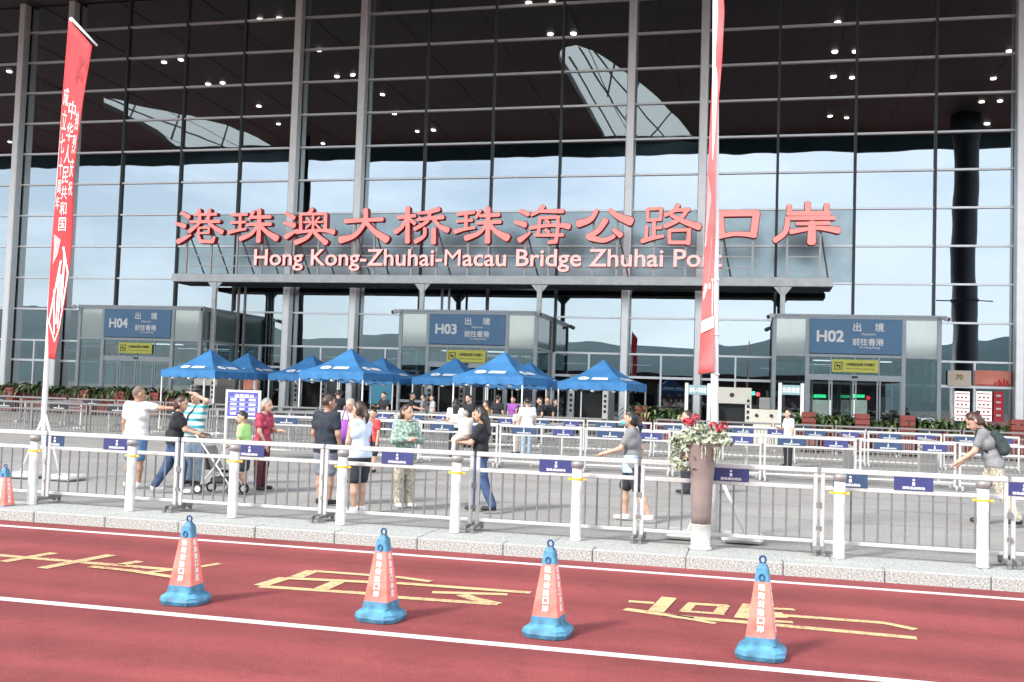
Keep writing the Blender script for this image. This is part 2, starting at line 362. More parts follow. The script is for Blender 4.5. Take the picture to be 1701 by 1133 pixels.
# ================================================================== GROUND
RZ = -.145
YK = 12.14                          # kerb face
yk1, yk2 = 11.595-.0, 7.915
road = tag(MB().add([(-300, -60, RZ), (300, -60, RZ), (300, YK+.05, RZ), (-300, YK+.05, RZ)], [(0, 1, 2, 3)]).build('road', M['road']), 'dark red asphalt road with white and yellow markings', None, None, 'structure')
plaza = tag(MB().add([(-300, YK+.3, -.02), (300, YK+.3, -.02), (300, D+40, -.02), (-300, D+40, -.02)], [(0, 1, 2, 3)]).build('plaza', M['plaza']), 'grey paved plaza behind the kerb', None, None, 'structure')
tag(MB().add([(-3000, -3000, -.3), (3000, -3000, -.3), (3000, 3000, -.3), (-3000, 3000, -.3)], [(0, 1, 2, 3)]).build('ground', M['ground']), 'bare far ground', None, None, 'structure')
# paving joints of the plaza
for k in range(11):
    y = 14.6+k*2.2
    if y < 27: MB().box(-30, 20, y, y+.02, -.019, -.016).build('paving_joint', M['grey'], plaza)
kerb = tag(put('kerb', None), 'pale speckled granite kerb along the red road', None, None, 'structure')
st = 1.093; x0 = G(700, 890, 0).x
KX = [x0+st*k for k in range(-15, 15)]
stone = MB().cbox(.004, st-.004, 0, .32, RZ-.05, .0, .012); slab = MB().cbox(.004, st*1.5-.004, .326, .93, -.12, -.003, .006)
sm = stone.build('kerb_stone', M['granite'], kerb, (KX[0], YK, 0)).data
for x in KX[1:]: o = put('kerb_stone', sm, kerb, (x+random.uniform(-.002, .002), YK+random.uniform(-.004, .004), random.uniform(-.004, .002)))
sl = slab.build('coping_slab', M['granite'], kerb, (KX[0], YK, 0)).data
for k in range(1, 20): put('coping_slab', sl, kerb, (KX[0]+k*st*1.5, YK, random.uniform(-.002, .002)))
# lane lines
ya, yb = G(600, 916.5, RZ).y, G(1101, 1095.5, RZ).y
MB().box(-60, 40, ya-.05, ya+.05, RZ, RZ+.004).build('edge_line', M['white_line'], road)
MB().box(-60, 40, yb-.055, yb+.055, RZ, RZ+.004).build('lane_line', M['white_line'], road)
# yellow lettering painted along the lane: every stroke lies on the road
def A_(x, y): return (x/2.8333, 733+y/2.8333)
def B_(x, y): return (550+x/2.8333, 733+y/2.8333)
def C_(x, y): return (1101+x/2.8333, 733+y/2.8333)
STROKES = [
 ([A_(-60, 533), A_(400, 572), A_(830, 607)], .105), ([A_(15, 568), A_(255, 527)], .11), ([A_(195, 600), A_(525, 537)], .12),
 ([A_(425, 592), A_(620, 612), A_(830, 644)], .095), ([A_(560, 582), A_(660, 566)], .11), ([A_(700, 618), A_(920, 596), A_(1035, 577)], .08),
 ([A_(1222, 682), A_(1345, 645)], .13), ([A_(1345, 647), A_(1700, 664), B_(330, 672), B_(940, 716)], .105), ([A_(1222, 684), A_(1700, 716), B_(300, 735), B_(785, 769)], .105),
 ([A_(1505, 700), A_(1590, 664)], .13), ([A_(1395, 642), A_(1472, 612)], .13), ([A_(1470, 613), A_(1700, 630), B_(330, 644), B_(470, 663)], .095),
 ([B_(475, 712), B_(830, 722)], .095), ([B_(615, 724), B_(680, 745), B_(785, 768)], .12),
 ([B_(1400, 756), B_(1520, 764)], .09), ([B_(1528, 805), B_(1592, 738)], .13), ([B_(1382, 791), B_(1700, 836), C_(0, 820), C_(420, 856), C_(1195, 928)], .105),
 ([C_(98, 806), C_(138, 766)], .08), ([C_(120, 766), C_(310, 778)], .095), ([C_(262, 812), C_(292, 776)], .09), ([C_(85, 800), C_(290, 815)], .07),
 ([C_(0, 818), C_(150, 842), C_(248, 860)], .07), ([C_(376, 836), C_(416, 770)], .14), ([C_(510, 790), C_(620, 796)], .08), ([C_(505, 818), C_(575, 820)], .20),
 ([C_(575, 822), C_(1040, 857), C_(1190, 888)], .095), ([C_(510, 849), C_(612, 855)], .08)]
for i, (pts, wd) in enumerate(STROKES):
    g = [G(x, y, RZ).xy for x, y in pts]; o = strip_mesh([(a.x, a.y) for a in g], wd*1.15); z = RZ+.004+.0012*(i % 4)
    n = len(o); MB().add([(p.x, p.y, z) for p in o], [(k, k+1, n-2-k, n-1-k) for k in range(n//2-1)]).build('painted_stroke', M['yellow_line'], road)

# ================================================================== what the glass mirrors: hills and a long dark roof behind the camera, the canopy above
RIDGE = [(-500, 470), (-250, 478), (-80, 486), (0, 490), (60, 491), (110, 494), (200, 504), (280, 512), (380, 522), (450, 530), (520, 541), (600, 541), (660, 538), (720, 541), (800, 560), (880, 548), (960, 544), (1060, 553), (1120, 558), (1200, 563),
         (1240, 560), (1290, 549), (1330, 546), (1380, 556), (1440, 562), (1500, 563), (1560, 560), (1600, 555), (1660, 552), (1720, 560), (1800, 566), (1900, 560), (2100, 545), (2400, 530), (2700, 540)]
hv = []
for px, py in RIDGE:
    a = MD(px, py+18, 640); hv.append(((a.x, a.y+230, -.3), (a.x, a.y+110, a.z*.55), (a.x, a.y, a.z), (a.x, a.y-160, a.z*.8), (a.x, a.y-700, -.3)))
hm = MB(); n = len(hv)
hm.add([p for c in hv for p in c], [(i*5+k, (i+1)*5+k, (i+1)*5+k+1, i*5+k+1) for i in range(n-1) for k in range(4)])
tag(hm.build('hills', M['hill'], smooth=True, fix=True), 'dark wooded hills with bluish haze in their colour, seen mirrored in the glass', None, None, 'structure')
sh = MB().box(-70, 15, -26, -14, -.2, 4.4).box(-72, 17, -27, -13, 4.4, 4.9)
tag(sh.build('station_shelter', M['dark_roof']), 'long low dark shelter mirrored along the foot of the glass', 'shelter')

# ================================================================== TERMINAL BUILDING
tb = thing('terminal_building', 'huge glass fronted terminal building with white columns and dark canopy', 'building', (0, 0, 0))
X0, MW, Z0, MR = -41.697*1.1091, 3.88072*1.1091, 15.5716*1.1091, 1.94571*1.1091
def colx(i): return F(37, 240, D).x if i == -1 else X0+MW*i + {1: -.15, 4: -.25, 6: -.1}.get(i, 0)
IX = list(range(-4, 18)); RJ = list(range(-6, 9))
def rowz(j): return Z0-MR*j
TOP = rowz(-5)
Hc = EYE+(lambda d: d.z/d.y)(ray(800, 263))*(2*D-18.0)
SOF = Hc+1.25
THICK = {-1, 0, 4, 5, 9, 10, 14, 15, 16}
# columns and thin mullions
for i in range(-3, 17):
    x = colx(i)
    if i in THICK:
        b = MB().cbox(x-.23, x+.23, D-.75, D-.08, 0, SOF-.02, .05); b.build('facade_column', M['column'], tb)
        MB().box(x-.10, x+.10, D-.079, D+.25, 0, SOF-.02).build('mullion', M['mullion'], tb)
    else: MB().box(x-.075, x+.075, D-.16, D+.2, rowz(6) if True else 0, SOF-.02).build('mullion', M['mullion'], tb)
for j in range(-5, 7):
    z = rowz(j)
    if z < SOF: MB().box(colx(-3), colx(16), D-.125, D+.1, z-.055, z+.055).build('transom', M['transom'], tb)
# panes, each slightly out of true
pane_data = {}
def pane(x0, x1, z0, z1, mt, tilt=.05, name='pane', y=D):
    key = (round(x1-x0, 2), round(z1-z0, 2), mt.name)
    if key not in pane_data:
        me = MB().box(-(x1-x0)/2, (x1-x0)/2, 0, .024, -(z1-z0)/2, (z1-z0)/2).build(name, mt).data
        o = bpy.data.objects[[q.name for q in bpy.data.objects if q.data == me][0]]; bpy.data.objects.remove(o); pane_data[key] = me
    o = put(name, pane_data[key], tb, ((x0+x1)/2, y, (z0+z1)/2)); o.rotation_euler = (R(random.gauss(0, tilt*1.5)), 0, R(random.gauss(0, tilt*1.5)))
    return o
for i in range(-3, 16):
    a, b = colx(i), colx(i+1)
    for j in range(-5, 6):
        zt, zb = min(rowz(j), SOF-.05), rowz(j+1)
        if zt-zb < .3: continue
        sp = 2 <= i <= 11 and j in (2, 3)
        pane(a+.03, b-.03, zb+.03, zt-.03, M['spandrel'] if sp else M['glass'], .035, y=D-.03 if sp else D)
    # entrance storey: two narrower lights, a door band below
    m_ = (a+b)/2; ztr = 2.95
    for c0, c1 in ((a, m_), (m_, b)):
        pane(c0+.03, c1-.03, ztr+.03, rowz(6)-.03, M['glass'], .03)
        pane(c0+.03, c1-.03, .12, ztr-.03, M['door_glass'], .02)
    MB().box(m_-.05, m_+.05, D-.13, D+.1, 0, rowz(6)-.056).build('mullion', M['transom'], tb)
    for q in (a,):
        if i not in THICK: MB().box(q-.07, q+.07, D-.15, D+.1, 0, rowz(6)-.001).build('mullion', M['transom'], tb)
    MB().box(a+.08, b-.08, D-.122, D+.09, ztr-.07, ztr+.07).build('door_rail', M['transom'], tb)
    MB().box(a+.08, b-.08, D-.122, D+.09, 0, .12).build('sill', M['frame_grey'], tb)
# interior
XL, XR = colx(-3)-6, colx(16)+6
it = MB().box(XL, XR, D+15, D+15.3, 0, SOF).box(XL-.3, XL, D+.3, D+15.3, 0, SOF).box(XR, XR+.3, D+.3, D+15.3, 0, SOF)
it.build('interior_wall', M['interior'], tb)
MB().box(XL, XR, D+1.02, D+15.3, SOF+.01, SOF+.3).build('interior_ceiling', M['interior'], tb)
MB().box(XL, XR, D+.3, D+15, -.019, .02).build('interior_floor', M['interior_floor'], tb)
MB().box(XL, XR, D+2.8, D+15, 5.6, 6.2).build('mezzanine_slab', M['dark'], tb)
for px in (165, 60, 520, 640, 1385, 1500):
    p = F(px, 150, D+3.5); MB().lathe([(.42, 0), (.42, SOF)], 16, (p.x, p.y)).build('interior_column', M['interior_col'] if px in (165, 60) else M['grey'], tb, smooth=True)
for k in range(22):
    x = XL+4+k*4.4; MB().box(x, x+1.6, D+8, D+8.2, 3.90, 3.95).build('ceiling_light', M['tube'], tb)

# canopy with its skylights and downlights
cv = bpy.data.curves.new('canopy', 'CURVE'); cv.dimensions = '2D'; cv.fill_mode = 'BOTH'; cv.extrude = .3
def poly(pts):
    sp = cv.splines.new('POLY'); sp.points.add(len(pts)-1); sp.use_cyclic_u = True
    for q, (x, y) in zip(sp.points, pts): q.co = (x, y, 0, 1)
CX0, CX1, CY0 = -95, 29, 18.0  # right end cut short so sky light from the side reaches the facade
poly([(CX0, CY0), (CX1, CY0), (CX1, D+1), (CX0, D+1)])
LENS = [[(932, 105), (929, 90), (936, 79), (955, 75), (985, 85), (1020, 106), (1048, 126), (1070, 143), (1092, 162), (1116, 187), (1140, 212), (1157, 236), (1005, 236), (985, 200), (960, 155), (942, 122)],
        [(170, 163), (215, 171), (300, 189), (375, 207), (430, 229), (462, 250), (292, 250), (262, 226), (215, 200), (172, 181)], [(78, 144), (100, 146), (118, 152), (100, 149)]]
lens_w = []
for Lz in LENS:
    wp = [(p.x, p.y) for p in (MZ(x, y, SOF) for x, y in Lz)]; lens_w.append(wp); poly(wp)
co_ = bpy.data.objects.new('canopy', cv); COL.objects.link(co_)
me = bpy.data.meshes.new_from_object(co_.evaluated_get(bpy.context.evaluated_depsgraph_get())); bpy.data.objects.remove(co_)
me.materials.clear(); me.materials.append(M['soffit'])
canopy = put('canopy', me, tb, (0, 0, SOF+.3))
sky_m = bpy.data.materials.new('skylight_fabric'); sky_m.use_nodes = True; t_ = sky_m.node_tree; t_.nodes.clear()
o_ = t_.nodes.new('ShaderNodeOutputMaterial'); tl = t_.nodes.new('ShaderNodeBsdfTranslucent'); tl.inputs[0].default_value = (.42, .42, .39, 1); t_.links.new(tl.outputs[0], o_.inputs[0])
for wp in lens_w:
    MB().add([(x, y, 0) for x, y in wp], [tuple(range(len(wp)))]).build('skylight', sky_m, canopy, (0, 0, .25))
# glazing bars of the two big skylights
bars = MB()
for Lz, lines in ((0, [((960, 85), (1060, 236)), ((985, 90), (1105, 236)), ((945, 100), (1025, 236)), ((1020, 108), (1010, 165)), ((1060, 140), (1040, 200)), ((1115, 190), (1080, 232))]), (1, [((175, 168), (380, 250)), ((300, 190), (285, 235)), ((380, 208), (365, 250)), ((225, 175), (215, 200))])):
    for a, b in lines:
        p, q = MZ(*a, SOF), MZ(*b, SOF); bars.tube((p.x, p.y, .12), (q.x, q.y, .12), .09, n=4)
bars.build('glazing_bar', M['grey'], canopy, (0, 0, -.15))
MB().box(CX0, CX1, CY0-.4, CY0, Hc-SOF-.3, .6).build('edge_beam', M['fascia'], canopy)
SEAMS = MB()
for k in range(24): SEAMS.box(CX0+3+k*6.1, CX0+3.06+k*6.1, CY0+.5, D, -.335, -.302)
SEAMS.build('soffit_seam', M['dark'], canopy)
for (px, py) in [(16, 118), (16, 235), (272, 101), (300, 97), (432, 32), (464, 30), (432, 176), (345, 139), (369, 137), (530, 82), (559, 125), (586, 123), (462, 206), (486, 207), (535, 237), (878, 4), (917, 3), (915, 56), (952, 55), (636, 158), (656, 191), (694, 219), (718, 215), (1392, 37), (1386, 86), (1420, 86), (1383, 128), (1414, 129), (1378, 194), (1405, 197), (1676, 83), (1651, 130), (1630, 170), (1661, 168), (1613, 208), (1639, 205)]:
    p = MZ(px, py, SOF); MB().lathe([(.20, -.40), (.22, -.31)], 10).build('downlight', M['lamp'], canopy, (p.x, p.y, .0))
# columns that carry the canopy (outside the frame, mirrored in the glass)
p = MD(1603, 400, 97); cc = thing('canopy_column', 'thick dark column mirrored near the right end of the glass', 'column', (p.x, p.y, 0))
MB().lathe([(1.35, 0), (1.35, .3), (1.12, .32), (1.05, 14), (1.0, Hc-1.3), (1.25, Hc), (1.3, SOF)], 24).build('shaft', M['canopy_col'], cc, smooth=True)
rg = MB(); rg.lathe([(1.14, 11.2), (1.17, 11.25), (1.17, 11.4), (1.14, 11.45)], 24); rg.box(-2.4, 2.4, -.1, .1, 11.28, 11.36); rg.build('ring', M['dark'], cc)
p = MD(486, 300, 97); c2 = thing('canopy_column', 'slim dark canopy column mirrored beside a white facade column', 'column', (-46, 24, 0))
MB().lathe([(.5, 0), (.35, SOF)], 16).build('shaft', M['canopy_col'], c2, smooth=True)

# ================================================================== ENTRANCE PORCHES
YP = 56.2
def porch(label, pxs, ys, num, notice, side):
    """pxs: left end, sign left, sign right, right end; ys: top, sign bottom, transom bottom (photograph pixels)"""
    xa, xb, xc, xd = [F(px, ys[1], YP).x for px in pxs]
    pm = (pxs[1]+pxs[2])/2; zt, zs, zd = [F(pm, y, YP).z for y in ys]
    o = thing('entrance_porch', label, 'porch', ((xa+xd)/2, YP, 0)); ox = (xa+xd)/2
    def bx(name, m, x0, x1, y0, y1, z0, z1): return MB().box(x0-ox, x1-ox, y0, y1, z0, z1).build(name, m, o)
    dp = D-.2-YP
    for x in (xa, xb, xc, xd): bx('frame_post', M['frame_grey'], x-.10, x+.10, -.10, .10, 0, zt)
    for x in (xa, xd): bx('frame_post', M['frame_grey'], x-.08, x+.08, dp-.16, dp, 0, zt)
    for z, h_ in ((zt, .09), (zs, .09)): bx('frame_rail', M['frame_grey'], xa+.1, xd-.1, -.085, .09, z-h_, z+h_*.6)
    bx('frame_rail', M['frame_grey'], xb+.1, xc-.1, -.082, .14, zd-.30, zd)
    bx('frame_rail', M['transom'], xa+.1, xb-.1, -.083, .08, 1.05, 1.2); bx('frame_rail', M['transom'], xc+.1, xd-.1, -.083, .08, 1.05, 1.2)
    for s_, x in ((-1, xa), (1, xd)):
        for z in (zt, zs): bx('frame_rail', M['frame_grey'], x-.06, x+.06, .1, dp-.16, z-.09, z+.05)
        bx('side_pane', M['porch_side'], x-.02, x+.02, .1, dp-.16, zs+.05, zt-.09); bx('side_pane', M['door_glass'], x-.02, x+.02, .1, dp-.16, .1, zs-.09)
    bx('roof_slab', M['frame_grey'], xa-.12, xd+.12, -.13, dp, zt+.055, zt+.16)
    bx('upper_pane', M['porch_panel'], xa+.1, xb-.1, -.02, .02, zs+.055, zt-.09); bx('upper_pane', M['porch_panel'], xc+.1, xd-.1, -.02, .02, zs+.055, zt-.09)
    for x0, x1 in ((xa, xb), (xc, xd)):
        bx('lower_pane', M['door_glass'], x0+.1, x1-.1, -.02, .02, 1.2, zs-.09); bx('lower_pane', M['door_glass'], x0+.1, x1-.1, -.02, .02, .1, 1.05)
    wq = (xc-xb)/4
    for k in range(4):
        x0 = xb+wq*k+(.1 if k == 0 else .03); x1 = xb+wq*(k+1)-(.1 if k == 3 else .03)
        bx('transom_pane', M['door_glass'], x0, x1, -.015, .015, zd, zs-.09)
        f = bx('door_leaf', M['frame_grey'], x0, x0+.07, -.03, .03, .03, zd-.3); bx('door_leaf', M['frame_grey'], x1-.07, x1, -.03, .03, .03, zd-.3)
        bx('door_pane', M['door_glass'], x0+.07, x1-.07, -.012, .012, .12, zd-.3)
        if k: bx('frame_post', M['frame_grey'], xb+wq*k-.03, xb+wq*k+.03, -.05, .05, zd, zs-.09)
    bx('ceiling_light', M['tube'], xb+.4, xc-.4, 1.4, 1.9, zs-.25, zs-.2)
    bx('door_sensor', M['dark'], (xb+xc)/2-.14, (xb+xc)/2+.14, -.16, -.085, zd-.16, zd-.06)
    # blue sign board fixed over the doors
    sg = thing('entrance_sign', 'blue %s departure sign with white Chinese and English lettering' % num, 'sign', ((xb+xc)/2, YP-.13, (zs+zt)/2), 0, 'blue entrance signs')
    W_, H_ = xc-xb-.2, zt-zs-.16
    MB().cbox(-W_/2, W_/2, -.06, .04, -H_/2, H_/2, .015).build('board', M['sign_blue'], sg)
    text_on('lettering', num, sg, -W_*.275, -H_*.0, -.066, H_*.34, mt=M['white'], offset=.03, extrude=.012)
    text_on('lettering', '出', sg, W_*.015, H_*.27, -.066, H_*.25, mt=M['white'], offset=.02, extrude=.012); text_on('lettering', '境', sg, W_*.255, H_*.27, -.066, H_*.25, mt=M['white'], offset=.02, extrude=.012)
    text_on('lettering', 'Departure', sg, W_*.14, H_*.065, -.066, H_*.085, mt=M['white'], offset=.012, extrude=.012)
    text_on('lettering', '前往香港', sg, W_*.135, -H_*.15, -.066, H_*.205, mt=M['white'], offset=.02, extrude=.012)
    text_on('lettering', 'To Hong Kong', sg, W_*.15, -H_*.315, -.066, H_*.085, mt=M['white'], offset=.012, extrude=.012)
    n0, n1 = F(notice[0], notice[2], YP), F(notice[1], notice[3], YP)
    ng = thing('notice_sign', 'yellow notice hanging below the blue %s sign' % num, 'sign', ((n0.x+n1.x)/2, YP-.14, (n0.z+n1.z)/2), 0, 'yellow notices over the doors')
    w2, h2 = abs(n1.x-n0.x), abs(n0.z-n1.z)
    MB().cbox(-w2/2, w2/2, -.03, .03, -h2/2, h2/2, .01).build('board', M['yellow_sign'], ng)
    text_on('lettering', '口岸限定区域 文明通行', ng, w2*.12, h2*.13, -.034, width=w2*.62, height=h2*.24, mt=M['black'], offset=.015, extrude=.008)
    text_on('lettering', 'Port restricted area', ng, w2*.12, -h2*.20, -.034, width=w2*.6, height=h2*.10, mt=M['black'], extrude=.008)
    ic = MB(); s2 = h2*.30
    for (a, b, c, d) in ((-s2, s2, s2*.8, s2), (-s2, s2, -s2, -s2*.8), (-s2, -s2*.8, -s2*.8, s2*.8), (s2*.8, s2, -s2*.8, s2*.8), (-s2*.5, -s2*.1, -s2*.3, s2*.5), (-s2*.1, s2*.5, -s2*.1, s2*.2), (.1*s2, s2*.5, -s2*.6, -s2*.2)):
        ic.box(-w2*.36+a, -w2*.36+b, -.038, -.031, c, d)
    ic.build('pictogram', M['black'], ng)
    MB().tube((-w2*.4, 0, h2/2-.01), (-w2*.4, .05, h2/2+.1), .012, n=5).tube((w2*.4, 0, h2/2-.01), (w2*.4, .05, h2/2+.1), .012, n=5).build('hanger', M['steel'], ng)
    # cameras on the corners
    for s_, x, wd in ((-1, xa, 'left'), (1, xd, 'right')):
        cmr = thing('security_camera', 'white security camera on the %s top corner of the %s porch' % (wd, num), 'security camera', (x+s_*.05, YP-.13, zt+.0), 0, 'cameras on the porch corners')
        MB().box(-.05, .05, -.10, .02, -.05, .05).tube((0, -.08, 0), (s_*.16, -.24, .0), .03, n=6).build('bracket', M['white_metal'], cmr)
        MB().tube((s_*.10, -.15, .03), (s_*.30, -.45, -.06), .12, .13, n=10).build('housing', M['white_metal'], cmr)
        MB().tube((s_*.301, -.452, -.061), (s_*.312, -.466, -.065), .085, n=10).build('lens', M['dark'], cmr)
    return (xa, xb, xc, xd, zt)
P4 = porch('glass entrance porch under the H04 sign at the left', (132, 172, 287, 333), (512, 563, 592), 'H04', (200, 254, 569, 588), 1)
P3 = porch('glass entrance porch under the H03 sign behind the blue tents', (665, 711, 842, 890), (520, 575, 602), 'H03', (744, 807, 581, 603), 1)
P2 = porch('glass entrance porch under the H02 sign at the right', (1286, 1341, 1501, 1560), (528, 591, 623), 'H02', (1382, 1458, 597, 620), 0)

# ================================================================== BIG PORT SIGN on its beam
YS = 57.4
sg = thing('port_sign', 'big red port name in Chinese characters and English on a grey beam', 'sign', (0, 0, 0))
bl, br = F(290, 455, YS), F(1384, 466, YS); zb1, zb0 = F(850, 460, YS).z+.05, F(850, 473, YS).z
bm = MB().cbox(bl.x, br.x, YS-.3, YS-.02, zb0, zb1, .02); bm.build('beam', M['beam'], sg)
MB().box(bl.x+.05, br.x-.05, YS-.02, YS+1.9, zb0-.06, zb0+.22).build('beam_underside', M['dark'], sg)
for px, zf in ((356, P4[4]), (701, P3[4]), (903, P3[4]), (1300, P2[4])):
    x = F(px, 500, YS-.16).x; z0 = 0 if px == 356 else zf
    if px == 903: x = min(x, P3[3]-.1)
    MB().cbox(x-.13, x+.13, YS-.28, YS-.04, zf+.17 if px != 356 else z0, zb0-.001, .015).build('support_post', M['beam'], sg)
    MB().add([(x-.13, YS-.20, zb0-.45), (x-.13, YS-.12, zb0-.45), (x-.13, YS-.12, zb0-.002), (x-.13, YS-.20, zb0-.002), (x-.5, YS-.20, zb0-.002), (x-.5, YS-.12, zb0-.002)], [(0, 4, 3), (1, 2, 5), (0, 1, 5, 4)]).add([(x+.13, YS-.20, zb0-.45), (x+.13, YS-.12, zb0-.45), (x+.13, YS-.12, zb0-.002), (x+.13, YS-.20, zb0-.002), (x+.5, YS-.20, zb0-.002), (x+.5, YS-.12, zb0-.002)], [(0, 3, 4), (1, 5, 2), (0, 4, 5, 1)]).build('gusset', M['beam'], sg)
    for dx in (.6, 1.05) if px in (356, 701) else (): MB().box(x+dx, x+dx+.12, YS+1.6, YS+1.75, 0 if px == 356 else zf+.17, zb0-.061).build('rear_post', M['steel_dark'], sg)
# lettering frame: uprights, rails and raking struts
for k, px in enumerate((311, 352, 395, 436, 489, 530, 590, 622, 685, 726, 778, 812, 873, 912, 985, 1025, 1087, 1139, 1198, 1250, 1307, 1362)):
    x = F(px, 430, YS).x; zt = F(px, 392, YS).z
    MB().box(x-.06, x+.06, YS-.16, YS-.04, zb1, zt+.9).build('upright', M['steel'], sg)
    if k < 8 or k % 3 == 0: MB().tube((x+.02, YS-.04, zt+.3), (x+.55, YS+1.3, zb1-.02), .05, n=5).build('strut', M['steel_dark'], sg)
for px0, px1, py in ((311, 1200, 425), (1198, 1250, 427), (1307, 1362, 427), (311, 1250, 442)):
    a = F(px0, py, YS); b = F(px1, py, YS); MB().box(a.x+.061, b.x-.061, YS-.13, YS-.07, a.z-.035, a.z+.035).build('cross_rail', M['steel'], sg)
def CA(x, y): return F(280+x/4.05, 320+y/4.05, YS-.5)
def CB(x, y): return F(640+x/4.05, 320+y/4.05, YS-.5)
def CC(x, y): return F(1020+x/4.05, 320+y/4.05, YS-.5)
